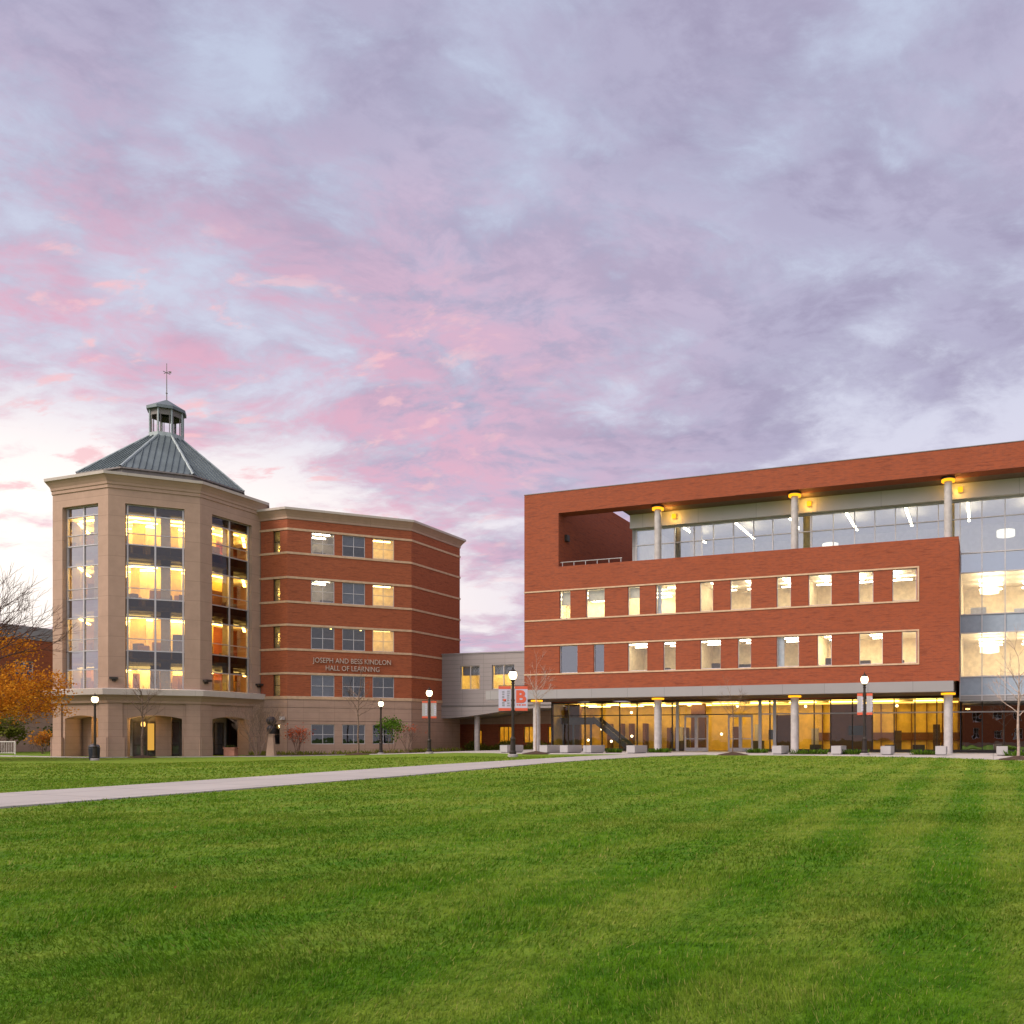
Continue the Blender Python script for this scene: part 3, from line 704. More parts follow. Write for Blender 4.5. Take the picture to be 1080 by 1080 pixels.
# ------------------------------------------------------------------ curved brick wing
def build_wing():
    A0, A, B, C = (-38.07, 77.0), (-35.19, 75.96), (-25.58, 80.48), (-22.94, 87.83)
    D, E = (-28.5, 101.0), (-44.0, 95.0)
    root = thing('brick_wing', 'five storey red brick wing with pale string courses and an angled corner beside the tower', 'building', (-32, 82, 0), worldspace=True)
    L1 = Frame(*A0, PSI); L2 = Frame(*A, 25.2); L3 = Frame(*B, 70.2)
    n1, n2, n3 = 3.062, 10.62, 7.81
    rows = [(5.28, 7.22), (9.56, 11.54), (13.80, 15.77), (18.16, 20.08)]; grow = (0.98, 2.77)
    W2 = [(1.93, 3.88), (4.55, 6.50), (7.16, 9.06)]; W1 = [(1.39, 2.22)]
    up = MB(); lo = MB()
    for F, n, ws in ((L1, n1, W1), (L2, n2, W2), (L3, n3, [])):
        up.wall(F, 0, n, 5.2, 21.2, [(a, b, c, d) for a, b in ws for c, d in rows], 0.25, edges=False)
        lo.wall(F, 0, n, -0.4, 5.2, [(a, b, *grow) for a, b in ws], 0.28, v=-0.03, edges=False)
    pts = [C, D, E, (-44, 80)]
    for p, q in zip(pts[:-1], pts[1:]):
        F = Frame(*p, math.degrees(math.atan2(q[1]-p[1], q[0]-p[0]))); L = sqrt((q[0]-p[0])**2+(q[1]-p[1])**2)
        up.rect(F, 0, L, 0, 5.2, 21.2); lo.rect(F, 0, L, 0, -.4, 5.2)
    up.build('brick_wall', M['brick_old'], root); lo.build('stone_base', M['stone_base'], root)
    # parapet deck
    dk = MB(); dk.face([(*p, 21.0) for p in (A0, A, B, C, D, E, (-44, 80))]); dk.build('roof', M['lead'], root)
    # string courses follow the facets
    def off_poly(d):
        fr = [(L1, n1), (L2, n2), (L3, n3)]; P = [L1(-0.3, -d, 0)[:2]]
        for (F, n), (G, _) in zip(fr[:-1], fr[1:]):
            half = radians((G.deg-F.deg)/2); P.append(F(n + d*tan(half), -d, 0)[:2])
        P.append(L3(n3 + d, -d, 0)[:2]); P.append(L3(n3+d, 3.0, 0)[:2]); return P
    sc = MB()
    def course(za, zb, d):
        o, i = off_poly(d), off_poly(-0.02)
        sc.ring(o, za, o, zb, k0=1); sc.ring(o, zb, i, zb, k0=1); sc.ring(i, za, o, za, k0=1)
    for z in (7.22, 9.36, 11.54, 13.60, 15.77, 17.96, 20.08): course(z, z+0.19, 0.05)
    course(5.02, 5.28, 0.09)
    sc.build('string_courses', M['string'], root)
    gr = MB()
    for z in (3.05, 4.25):
        o = off_poly(0.045); gr.ring(o, z, o, z+0.04, k0=1)
    gr.build('base_joints', M['soffit'], root)
    co = MB(); prof = [(0.02, 21.05), (0.06, 21.08), (0.06, 21.25), (0.16, 21.45), (0.34, 21.72), (0.42, 21.82)]
    for (a, z), (b, z2) in zip(prof[:-1], prof[1:]): co.ring(off_poly(a), z, off_poly(b), z2, k0=1)
    co.build('cornice', M['stone'], root)
    lp = MB(); lp.ring(off_poly(0.45), 21.82, off_poly(0.46), 22.02, k0=1); lp.ring(off_poly(0.46), 22.02, off_poly(-0.6), 22.06, k0=1); lp.ring(off_poly(.40), 21.82, off_poly(.45), 21.82, k0=1)
    lp.build('cornice_lip', M['lime'], root)
    # windows and the rooms behind them: lit = strength of fittings
    lit2 = {(3, 0): 'light_dim', (3, 2): 'light_amber', (2, 0): 'light_dim', (2, 2): 'light_amber', (1, 2): 'light_amber'}
    for r, (c, d) in enumerate(rows):
        for k, (a, b) in enumerate(W2):
            m = (a+b)/2
            lamp = lit2.get((r, k))
            window(L2, a, b, c, d, 0.14, root, 'alu' if lamp is None else 'alu', 'glass' if lamp else 'glass_dark', 0.06, [m], [(c+d)/2], 0.05,
                   blind=(0.45, 'blind_blue', 1.0) if (r, k) == (3, 1) else ((0.97, 'blind_grey', 1.0) if (r, k) in ((2, 1), (0, 0)) else None))
            if lamp == 'light_amber': room(L2, a-0.3, b+0.35, 0.3, 3.6, c-0.8, d+0.6, root, 'plaster', lamp='light_gold', strips=[(a+0.1, b-0.1, 0.9, 1.1), (a+0.1, b-.1, 2.2, 2.4)])
            elif lamp: desks(L2, a, b, 1, 2.5, c-.8, 3, room(L2, a-0.35, b+0.3, 0.3, 4.5, c-0.8, d+0.6, root, 'shade_room', lamp='light_dim', strips=[(a+0.4, b-0.3, 1.6, 1.9), (a+0.2, b-0.6, 3.2, 3.5)]))
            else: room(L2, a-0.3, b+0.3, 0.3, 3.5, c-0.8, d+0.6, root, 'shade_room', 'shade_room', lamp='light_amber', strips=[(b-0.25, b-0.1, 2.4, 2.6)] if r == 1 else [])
    for (a, b) in W2:
        m = (a+b)/2; window(L2, a, b, *grow, 0.12, root, 'alu', 'glass_dark', 0.06, [m], [1.85], 0.05)
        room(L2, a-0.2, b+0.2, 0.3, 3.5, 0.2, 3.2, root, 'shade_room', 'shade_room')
    for r, (c, d) in enumerate(rows + [grow]):
        a, b = W1[0]; window(L1, a, b, c, d, 0.14, root, 'dark_frame', 'glass_dark' if r == 4 else 'glass', 0.05, [], [(c+d)/2])
        room(L1, a-0.3, b+0.25, 0.3, 3.2, c-0.7, d+0.4, root, 'shade_room', 'shade_room', lamp='light_warm', strips=[(a+.05, b-.1, 1.2, 1.6)] if r < 4 else [], drop=1.1)
    # raised lettering between the second and third rows
    p = lambda uc, z0: (lambda x, y, z: L2(uc+x, -0.03-z, z0+y))
    def line(txt, uc, z0, width, big, small):
        """capitals a size larger than the rest, like the sign"""
        return txt
    for words, uc, z0, size, wid in (('JOSEPH AND BESS KINDLON', 5.45, 8.34, 0.66, 6.7), ('HALL OF LEARNING', 5.45, 7.66, 0.66, 4.6)):
        o = text_mesh(words, size, 0.10, 'raised_lettering', M['letters'], lambda x, y, z: (x, y, z))
        xs = [v.co.x for v in o.data.vertices]; k = wid/(max(xs)-min(xs))
        for v in o.data.vertices: v.co = L2(uc+v.co.x*k, -0.06-v.co.z, z0+v.co.y)
        attach(o, root)
    fl = MB(); fl.box(L1, 2.55, 2.85, -0.4, -0.1, 3.15, 3.45); fl.box(L1, 2.65, 2.75, -0.1, 0, 3.2, 3.4); fl.build('flood_light', M['white_paint'], root)
build_wing()

# ------------------------------------------------------------------ link bridge between the two buildings
R0 = Frame(-12.62, 68.0, -19.6)
def build_bridge():
    F = Frame(-23.97, 84.94, -19.6)
    root = thing('link_bridge', 'grey metal clad enclosed bridge joining the brick wing and the red hall at first floor', 'bridge', (-16, 84, 0), worldspace=True)
    L = 16.2; D = 5.0
    W = [(2.15, 4.35), (5.75, 8.25)]
    mb = MB(); mb.wall(F, 0, L, 4.75, 9.8, [(a, b, 6.3, 8.65) for a, b in W], 0.25, edges=False)
    mb.box(F, 0, L, 0, D, 4.75, 9.8, skip='fd'); mb.build('cladding', M['metal_bridge'], root)
    # tapering underside
    ap = MB(); n = 12; zb = lambda u: 3.5 + 0.9*sstep(0, 11, u)
    for i in range(n):
        u, u2 = L*i/n, L*(i+1)/n; z, z2 = float(zb(u)), float(zb(u2))
        ap.face([F(u, -.12, z), F(u2, -.12, z2), F(u2, -.12, 4.68), F(u, -.12, 4.68)], [(u, z), (u2, z2), (u2, 4.68), (u, 4.68)])
        ap.face([F(u, D, z), F(u2, D, z2), F(u2, -.12, z2), F(u, -.12, z)], [(u, D), (u2, D), (u2, 0), (u, 0)])
    ap.build('underside_fascia', M['metal_bridge'], root)
    fl = MB(); fl.box(F, 0, L, -.2, .02, 4.68, 4.78); fl.build('flashing', M['lead'], root)
    cp = MB(); cp.box(F, -.05, L, -.06, .3, 9.8, 9.92); cp.build('coping', M['metal'], root)
    for a, b in W:
        w = window(F, a, b, 6.3, 8.65, 0.1, root, 'alu', 'glass', 0.07, [(a+b)/2], [], 0.10)
        bl = MB(); bl.box(F, a+.07, b-.07, 0.36, 0.38, 7.72, 8.6); sub(bl, 'blind', M['blind_blue'], w)
    room(F, 1.0, 10.0, 0.42, 4.6, 4.9, 9.4, root, 'plaster', lamp='light_amber', strips=[(2, 4.6, 1.2, 1.7), (5.6, 8.4, 1.2, 1.7), (3, 8, 3, 3.4)])
    c = MB(); c.cyl(F(3.3, 1.2, 0)[:2], .27, .27, 0.1, 4.2, 18); c.build('column', M['column'], root, smooth=False)
    # recessed ground-floor wall below, with tall lit windows
    G = F.sub(0, 5.2); g = MB()
    WN = [(3.3, 4.9), (6.2, 8.0), (9.0, 10.6)]; DR = (0.2, 1.25)
    g.wall(G, -1.5, 15.0, -0.2, 5.0, [(a, b, 1.05, 2.75) for a, b in WN] + [(DR[0], DR[1], 0.1, 2.4)], 0.25, edges=False)
    g.build('ground_floor_wall', M['brick_old'], root)
    bd = MB(); bd.box(G, -1.5, 15, -.05, 0, 3.0, 5.0); bd.build('tan_band', M['stone_base'], root)
    for a, b in WN: window(G, a, b, 1.05, 2.75, .12, root, 'dark_frame', 'glass_ground', .06, [a+(b-a)*t for t in (.33, .66)], [], .06)
    dm = MB(); w = .07; a, b = DR
    dm.box(G, a, a+w, .05, .14, .1, 2.4); dm.box(G, b-w, b, .05, .14, .1, 2.4); dm.box(G, a+w, b-w, .05, .14, 2.3, 2.4); dm.box(G, a+w, b-w, .05, .14, .1, .3); dm.box(G, (a+b)/2-.04, (a+b)/2+.04, .05, .14, .3, 2.3)
    d = dm.build('door', M['dark_frame'], root); gp = MB(); gp.rect(G, a+w, b-w, .1, .3, 2.3); sub(gp, 'glass_pane', M['glass_ground'], d)
    room(G, -1, 14, .3, 4.0, 0.05, 3.6, root, 'amber', lamp='light_amber', strips=[(-.5, 2, 1.4, 1.8), (3, 5.5, 1.4, 1.8), (6, 8.5, 1.4, 1.8), (9, 13, 1.4, 1.8)], drop=.3)

build_bridge()

# ------------------------------------------------------------------ the red brick hall
PLAZA_R = [R0(u, 7.2, 0)[:2] for u in np.linspace(-70, 58, 40)]
def plaza_sheet():
    back = [(-60, 74.5), (-46, 66.9), (-38, 69.0), (-28.5, 75.0), (-21.5, 84), (-10, 84), R0(0, 7.2, 0)[:2], R0(4, 7.2, 0)[:2], R0(10, 7.2, 0)[:2], R0(16, 7.2, 0)[:2], R0(24, 7.2, 0)[:2], R0(36, 7.2, 0)[:2], R0(60, 7.2, 0)[:2]]
    A = resample(PLAZA_F, 140)
    B = []
    # match every front vertex with the back edge by arc share of its own segment
    for i in range(len(PLAZA_F)-1):
        f0, f1 = np.array(PLAZA_F[i]), np.array(PLAZA_F[i+1]); b0, b1 = np.array(back[i]), np.array(back[i+1])
        n = max(2, int(np.hypot(*(f1-f0))/0.8))
        for k in range(n): B.append((f0+(f1-f0)*k/n, b0+(b1-b0)*k/n))
    mb = MB(); nv = 12
    P = [[(*(a+(b-a)*j/nv), gz(*(a+(b-a)*j/nv))+0.031) for j in range(nv+1)] for a, b in B]
    for i in range(len(P)-1):
        for j in range(nv): mb.face([P[i][j], P[i+1][j], P[i+1][j+1], P[i][j+1]])
        p, q = P[i][0], P[i+1][0]; mb.face([(p[0], p[1], p[2]-.15), (q[0], q[1], q[2]-.15), q, p])
    kind(mb.build('plaza', M['plaza']), 'structure')
plaza_sheet()

def build_hall():
    F = R0
    root = thing('campus_hall', 'modern red brick hall with framed rooftop terrace, glass lobby and round grey columns', 'building', F(16, 8, 0), worldspace=True)
    U1 = 62.0
    A = [(3.13, 4.08), (5.43, 7.01), (8.95, 9.93), (11.24, 12.83), (14.73, 15.76), (17.07, 18.64), (20.53, 21.57), (22.83, 24.47), (26.34, 27.34), (28.62, 30.22)]
    B = [(3.13, 4.70), (6.08, 6.97), (8.95, 10.55), (11.85, 12.83), (14.77, 16.35), (17.64, 18.64), (20.53, 22.15), (23.47, 24.47), (26.37, 27.98), (29.25, 30.22)]
    za, zb = (10.86, 13.04), (6.60, 8.76)
    holes = [(a, b, *za) for a, b in A] + [(a, b, *zb) for a, b in B]
    mb = MB(); UB = 32.95
    mb.wall(F, 3.05, UB, 5.33, 14.97, holes, 0.28, edges=False)
    mb.rect(F, 0, 3.05, 0, 5.33, 20.85)
    # beam over the terrace, deeper where it meets the penthouse
    mb.box(F, 3.05, U1, 0, 1.2, 19.18, 20.85, skip='l'); 
    # stair block at the left end and the long left side
    mb.face([F(3.05, 0, 14.97), F(3.05, 15, 14.97), F(3.05, 15, 20.85), F(3.05, 0, 20.85)], [(0, 14.97), (15, 14.97), (15, 20.85), (0, 20.85)])
    mb.face([F(0, 42, 5.33), F(0, 0, 5.33), F(0, 0, 20.85), F(0, 42, 20.85)], [(42, 5.33), (0, 5.33), (0, 20.85), (42, 20.85)])
    mb.face([F(-1.38, 42, .2), F(-1.38, 7, .2), F(-1.38, 7, 5.33), F(-1.38, 42, 5.33)], [(42, .2), (2, .2), (2, 5.33), (42, 5.33)])
    mb.face([F(0, 0, 20.85), F(3.05, 0, 20.85), F(3.05, 15, 20.85), F(0, 15, 20.85)])
    mb.rect(F, 0, 3.05, 15, 14, 20.85, 0, True); mb.box(F, .003, 3.047, 6, 18, 20.86, 21.85)
    mb.face([F(3.05, 15, 14), F(3.05, 18, 14), F(3.05, 18, 20.86), F(3.05, 15, 20.86)], [(15, 14), (18, 14), (18, 20.86), (15, 20.86)])
    # sill parapet: thickness and its right return
    mb.face([F(3.05, 0, 14.97), F(UB, 0, 14.97), F(UB, .35, 14.97), F(3.05, .35, 14.97)])
    mb.rect(F, 3.05, UB, .35, 14.0, 14.97, 0, True)
    mb.face([F(UB, 0, 5.33), F(UB, 2.9, 5.33), F(UB, 2.9, 14.97), F(UB, 0, 14.97)], [(0, 5.33), (2.9, 5.33), (2.9, 14.97), (0, 14.97)])
    mb.rect(F, 0, U1, 42, .2, 20.85, 0, True); mb.face([F(U1, 0, 19.18), F(U1, 42, 19.18), F(U1, 42, 20.85), F(U1, 0, 20.85)]); mb.face([F(U1, 3, .2), F(U1, 42, .2), F(U1, 42, 19.18), F(U1, 3, 19.18)])
    mb.build('brick_wall', M['brick'], root)
    cp = MB(); cp.box(F, -.02, U1, -.03, .5, 20.85, 20.90); cp.build('parapet_coping', M['lead'], root)
    # pale string courses framing the two rows of windows
    for z0, z1 in ((za[0], za[1]), (zb[0], zb[1])):
        st = MB(); st.box(F, 0, 30.40, -.05, .02, z1, z1+.11); st.box(F, 0, 30.40, -.05, .02, z0-.11, z0)
        st.box(F, 30.29, 30.40, -.047, .02, z0, z1); st.build('string_course', M['string'], root)
    # windows and rooms
    def fit(k, row):
        return None
    for k, (a, b) in enumerate(A):
        bl = {3: (0.98, 'blind', 0.22), 1: (0.42, 'blind_cream', 1.0), 0: (0.5, 'blind_cream', 1.0), 2: (0.4, 'blind_cream', 1.0)}.get(k)
        window(F, a, b, *za, .13, root, 'white_frame', 'glass', .05, [], [], .05, blind=bl)
    for k, (a, b) in enumerate(B):
        bl = {0: (0.98, 'blind', 1.0), 1: (0.98, 'blind', 1.0), 6: (0.98, 'blind', 0.3)}.get(k)
        bl = {6: (0.98, 'blind', 0.3), 4: None}.get(k)
        window(F, a, b, *zb, .13, root, 'white_frame', 'glass_sky' if k < 2 else 'glass', .05, [], [], .05, blind=bl)
    for (u0, u1, lamp, wl) in ((.4, 8.0, 'light_cream', 'plaster'), (8.05, 14.0, 'light_cream', 'plaster'), (14.05, 22.2, 'light_dim', 'plaster'), (22.25, 32.6, 'light_dim', 'plaster')):
        s = []
        n = int((u1-u0)/2.4)
        for i in range(n):
            c = u0+(i+.5)*(u1-u0)/n; s += [(c-.9, c+.9, 1.6, 1.85), (c-.9, c+.9, 3.6, 3.85), (c-.9, c+.9, 5.4, 5.65)] if lamp == 'light_cream' else [(c-.1, c+.1, .9, 3.4), (c-.9, c+.9, 4.2, 4.4)]
        desks(F, u0+.3, u1-.3, 1, 3, 9.4, int(u1-u0), room(F, u0, u1, .42, 6.6, 9.4, 13.35, root, wl, lamp=lamp, strips=s, drop=.25))
    for (u0, u1, lamp) in ((.4, 7.6, None), (7.65, 13.6, 'light_dim'), (13.65, 23.0, 'light_dim'), (23.05, 32.6, 'light_cream')):
        s = []; n = int((u1-u0)/2.4)
        for i in range(n):
            c = u0+(i+.5)*(u1-u0)/n; s += [(c-.9, c+.9, 1.4, 1.6), (c-.9, c+.9, 3.2, 3.4)] + ([(c-.1, c+.1, 2, 5)] if lamp == 'light_cream' else [])
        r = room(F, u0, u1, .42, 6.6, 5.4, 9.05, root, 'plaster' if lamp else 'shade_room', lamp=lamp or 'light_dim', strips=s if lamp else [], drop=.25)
        desks(F, u0+.3, u1-.3, .8, 3, 5.4, int((u1-u0)*.9), r, hmax=1.9)
    # terrace floor and rail
    tf = MB(); tf.box(F, 3.05, UB, .35, 15, 14.0, 14.25); tf.build('terrace_floor', M['lead'], root)
    rl = MB()
    rl.tube(F(3.1, .2, 15.32), F(8.4, .2, 15.32), .035, .035, 6)
    for u in np.linspace(3.3, 8.3, 6): rl.tube(F(u, .2, 14.9), F(u, .2, 15.32), .03, .03, 5)
    rl.build('terrace_railing', M['alu'], root)
    wl = MB(); wl.box(F.sub(3.05, 0, 90), 1.0, 1.45, -.25, 0, 17.2, 17.7); wl.build('wall_light', M['dark_frame'], root)
    # penthouse: soffit, metal fascia, glass
    so = MB(); so.box(F, 8.0, U1, 1.2, 3.2, 19.18, 20.6, skip=''); so.build('roof_soffit', M['soffit'], root)
    fb = MB(); fb.box(F, 8.10, U1, 2.4, 2.9, 18.10, 19.17); fb.build('penthouse_fascia', M['metal_pale'], root)
    rf = MB(); rf.box(F, 8.10, U1, 2.9, 41.9, 19.3, 20.3); rf.build('roof', M['lead'], root)
    sr = MB(); sr.box(F, 8.10, 8.4, 2.9, 15, 14.0, 19.3); sr.build('penthouse_side_wall', M['metal'], root)
    v = 2.9
    um = [8.45, 10.1, 11.7, 13.30, 14.87, 16.47, 18.07, 19.55, 21.0, 22.5, 24.1, 25.65, 27.1, 28.55, 30.05, 31.5]
    ur = [32.95, 34.4, 35.9, 37.4, 38.9, 40.4, 41.9, 43.4, 44.9, 46.4, 47.9, 49.4, 50.9, 52.4, 53.9, 55.4, 56.9, 58.4, 59.9, 61.9]
    cw = MB(); w = .035
    for u in um: cw.box(F, u-w, u+w, v-.06, v+.10, 14.2, 18.10)
    for u in ur: cw.box(F, u-w, u+w, v-.08, v+.10, 4.10, 18.10)
    cw.box(F, 8.45, U1, v-.055, v+.097, 16.78, 16.84); cw.box(F, 8.45, U1, v-.057, v+.097, 18.0, 18.1)
    for z in (14.39, 13.02, 10.10, 8.82, 5.77, 4.47): cw.box(F, UB+.01, U1, v-.06, v+.097, z-.035, z+.035)
    part = cw.build('curtain_wall', M['alu'], root)
    g = MB(); g.rect(F, 8.45, UB, v+.03, 14.2, 18.05); g.rect(F, UB, U1, v+.03, 14.39, 18.05); g.rect(F, UB, U1, v+.033, 13.02, 14.39); sub(g, 'glass_pane', M['glass_coat'], part)
    g = MB(); g.rect(F, UB, U1, v+.03, 10.10, 13.02); g.rect(F, UB, U1, v+.03, 5.77, 8.82); sub(g, 'clear_glass_pane', M['glass_mid'], part)
    
    for vv, a, b in ((.045, 13.02, 14.30), (.02, 8.82, 10.10), (.02, 4.47, 5.77)):
        s = MB(); s.rect(F, UB, U1, v+vv, a, b); sub(s, 'spandrel_panel', M['spandrel_blue'], part)
    bs = MB(); bs.box(F, UB, U1, v-.02, v+.3, 4.07, 4.44); bs.box(F, UB, U1, v+.3, 7.0, 4.2, 4.4); bs.build('overhang_trim', M['metal'], root)
    # penthouse room
    st = []
    for c in np.arange(12.2, 60, 4.25): st.append((c-.08, c+.08, .8+v, v+6.2))
    r = room(F, 8.6, U1-.2, v+.3, v+11, 13.9, 18.9, root, 'penthouse_wall', 'penthouse_wall', lamp='light_cream', strips=st, drop=.75)
    desks(F, 11, 60, v+.6, v+2.5, 13.9, 34, r, 'blind', 1.3)
    for c in (23.4, 36.0):
        dr = MB(); dr.cyl(F(c, v+2.8, 0)[:2], .62, .62, 16.0, 16.42, 20); sub(dr, 'drum_pendant', M['light_drum'], r)
    for u in (13.25, 21.9, 32.4):
        cc = MB(); cc.box(F, u-.45, u+.45, v+.5, v+.9, 13.9, 18.9); sub(cc, 'yellow_partition', M['amber'], r)
    # right-hand storeys behind the glass
    for z0, z1 in ((9.5, 13.2), (5.1, 9.0)):
        st = []
        for c in np.arange(35.0, 60, 3.0): st += [(c-.8, c+.8, v+1.6, v+1.9), (c-.8, c+.8, v+3.6, v+3.9), (c-.8, c+.8, v+5.6, v+5.9)]
        r = room(F, UB+.05, U1-.2, v+.3, v+8, z0, z1, root, 'plaster', lamp='light_dim', strips=st, drop=.45)
        desks(F, 33.5, 60, v+.8, v+3, z0, 12, r, 'blind', 1.5)
        for c in (34.9, 39, 44):
            dr = MB(); dr.lathe(F(c, v+1.8, 0)[:2], [(.1, z1-1.5), (.65, z1-1.4), (.65, z1-1.0), (.1, z1-.9)], 18); sub(dr, 'drum_pendant', M['light_drum'], r)
    sl = MB()
    for z0, z1 in ((13.2, 13.9), (9.0, 9.5), (4.5, 5.1)): sl.box(F, UB+.05, U1-.2, v+.2, v+10, z0+.01, z1-.01)
    sl.build('floor_slabs', M['soffit'], root)
    # canopy fascia and soffit over the lobby
    fa = MB(); fa.box(F, -3.45, 32.62, -.18, .5, 4.62, 5.33); fa.build('canopy_fascia', M['metal'], root)
    fa = MB(); fa.box(F, -3.45, 32.62, .5, 7.2, 4.70, 5.30); fa.build('canopy_soffit', M['soffit'], root)
    dl = MB()
    # columns, lower and upper, with lit collars
    for u in (.70, 11.13, 21.69, 32.25, 42.8, 53.3):
        c = MB(); p = F(u, .75, 0)[:2]
        c.cyl(p, .29, .29, .35, 4.70, 22); c.cyl(p, .33, .33, .35, .50, 22)
        co = c.build('column', M['column'], root)
        if u < 40:
            k = MB(); k.cyl(p, .47, .47, 4.44, 4.56, 22); sub(k, 'collar_light', M['cap_glow'], co)
            k = MB(); k.cyl(p, .50, .50, 4.56, 4.66, 22); sub(k, 'collar', M['dark_frame'], co)
        if u > 5:
            c = MB(); c.cyl(p, .27, .27, 14.0, 19.2, 22); co = c.build('column', M['column'], root)
            k = MB(); k.cyl(p, .45, .45, 18.88, 19.02, 22); sub(k, 'collar_light', M['cap_glow'], co)
            k = MB(); k.cyl(p, .48, .48, 19.02, 19.12, 22); sub(k, 'collar', M['dark_frame'], co)
            q = F(u+.75, 2.2, 0)[:2]
            k = MB(); k.cyl(q, .17, .17, 18.55, 18.85, 14); k.build('wall_washer', M['cap_glow'], root)
            pl = bpy.data.lights.new('collar_lamp', 'POINT'); pl.energy = 60; pl.color = (1, .55, .10); pl.shadow_soft_size = .15
            po = bpy.data.objects.new('collar_lamp', pl); COL.objects.link(po); po.location = F(u+.62, 1.6, 18.75); attach(po, root)
    # lobby glass
    G = F.sub(0, 7.0); z0, z1 = .43, 4.62
    um = [-1.31, .3, 1.92, 3.54, 5.2, 6.81, 8.62, 9.98, 12.15-1.67, 17.55, 18.33, 20.49, 21.9, 23.2, 24.89, 26.41, 28.05, 29.59, 31.18, 32.87, 34.4, 35.9, 37.4, 38.9, 40.4, 41.9, 43.4, 46, 49, 52, 55, 58, 61.9]
    cw = MB()
    for u in um:
        w = .09 if u in (17.55, 12.15-1.67) else .04
        cw.box(G, u-w, u+w, -.06, .08, z0, z1)
    cw.box(G, -1.31, 10.48, -.05, .07, 3.42, 3.50); cw.box(G, 10.48, U1, -.05, .07, 3.42, 3.50)
    cw.box(G, -1.31, 11.0, -.05, .07, z0, z0+.22); cw.box(G, 17.2, U1, -.05, .07, z0, z0+.22); cw.box(G, -1.31, U1, -.055, .075, z1-.12, z1)
    part = cw.build('lobby_curtain_wall', M['dark_frame'], root)
    rail = MB(); rail.box(G, 17.6, U1, -.12, -.06, 3.40, 3.50); sub(rail, 'transom_rail', M['alu'], part)
    for u in (10.48, 17.55, 18.75):
        wp = MB(); wp.box(G, u-.13, u+.13, -.16, -.06, z0, z1-.1); sub(wp, 'pale_post', M['alu'], part)
    g = MB(); g.rect(G, -1.31, 11.07, 0, z0, z1); g.rect(G, 11.07, 16.92, 0, 3.42, z1); g.rect(G, 13.14, 14.84, 0, z0, 3.42); g.rect(G, 16.92, 33.0, 0, z0, z1); sub(g, 'glass_pane', M['glass_ground'], part)
    g = MB(); g.rect(G, 33.0, U1, 0, z0, z1); sub(g, 'dark_glass_pane', M['glass_refl'], part)
    for (a, b) in ((11.07, 12.105), (12.105, 13.14), (14.84, 15.88), (15.88, 16.92)):
        d = MB(); w = .13
        d.box(G, a+.005, a+w, -.07, .05, z0, 3.40); d.box(G, b-w, b-.005, -.07, .05, z0, 3.40); d.box(G, a+w, b-w, -.07, .05, 3.22, 3.40); d.box(G, a+w, b-w, -.07, .05, z0, z0+.30)
        dr = d.build('door', M['white_frame'], root)
        g = MB(); g.rect(G, a+w, b-w, 0, z0+.3, 3.22); sub(g, 'glass_pane', M['glass_ground'], dr)
        h = MB(); h.box(G, a+w, b-w, -.12, -.09, 1.42, 1.50); sub(h, 'push_bar', M['alu'], dr)
    sg = MB(); sg.rect(G, -1.31, -1.31, 0, z0, z1); 
    # lobby interior: honey wood walls, a long lit cove, brown partitions, screens, a stair
    r = room(G, -1.2, 32.8, .15, 7.5, .43, 4.60, root, 'amber', 'ceiling', 'carpet', lamp='light_amber',
             strips=[(a, a+2.2, 2.2, 2.6) for a in np.arange(-.4, 31, 3.3)] + [(a, a+2.2, 5.2, 5.6) for a in np.arange(-.4, 31, 3.3)], drop=.12)
    cv = MB(); cv.box(G, 13.3, 32.7, .35, .55, 4.18, 4.30); sub(cv, 'cove_light', M['light_cove'], r)
    for u in (1.0, 2.2, 3.2, 4.6, 5.9, 7.0, 7.8, 8.6, 9.4):
        bl = MB(); bl.box(G, u, u+.28, 6.6, 7.4, .43, 2.9 if u < 6 else 2.5); sub(bl, 'brown_pillar', M['dark_wood'], r)
    for a in ((22.9, 26.2, 2.0, 2.25, .43, 4.3), (18.4, 20.4, 1.2, 1.4, .43, 3.4), (10.6, 11.9, 3.0, 3.3, .43, 4.5), (-1.1, .4, 2, 2.4, .43, 4.5)):
        dk = MB(); dk.box(G, *a); sub(dk, 'brown_partition', M['dark_wood'], r)
    dk = MB(); dk.box(G, 20.6, 32.6, 7.3, 7.45, 1.35, 2.0); sub(dk, 'wall_band', M['dark_wood'], r)
    for u in np.arange(21.2, 32.6, 1.25):
        dk = MB(); dk.box(G, u, u+.07, 7.2, 7.45, .43, 4.5); sub(dk, 'wall_batten', M['dark_wood'], r)
    for u, vv, hh in ((13.6, 5.6, 2.1), (20.9, 4.0, 1.9), (27.6, 4.6, 1.7), (30.6, 5.2, 2.2), (8.2, 5.8, 2.1), (15.5, 6.0, 2.3)):
        dk = MB(); dk.box(G, u, u+.55, vv, vv+.4, .43, .43+hh); sub(dk, 'display_stand', M[random.choice(('dark_wood', 'furniture', 'penthouse_wall'))], r)
    for a in ((24.3, 25.7, 1.93, 1.99, 1.75, 2.5), (18.0, 18.5, .9, .95, 1.4, 2.2)):
        sc = MB(); sc.box(G, *a); sub(sc, 'wall_screen', M['screen'], r)
    for u, vv, h in ((21.3, 1.2, 1.0), (27.2, 1.2, 1.0), (29.3, 1.2, 1.0), (31.4, 1.2, 1.0), (9.3, 3.2, 1.3), (16.0, 3.2, 1.3), (25.0, 3.2, 1.3)):
        tb = MB(); tb.box(G, u, u+.9, vv, vv+.7, .43, h); sub(tb, 'table', M['furniture'], r)
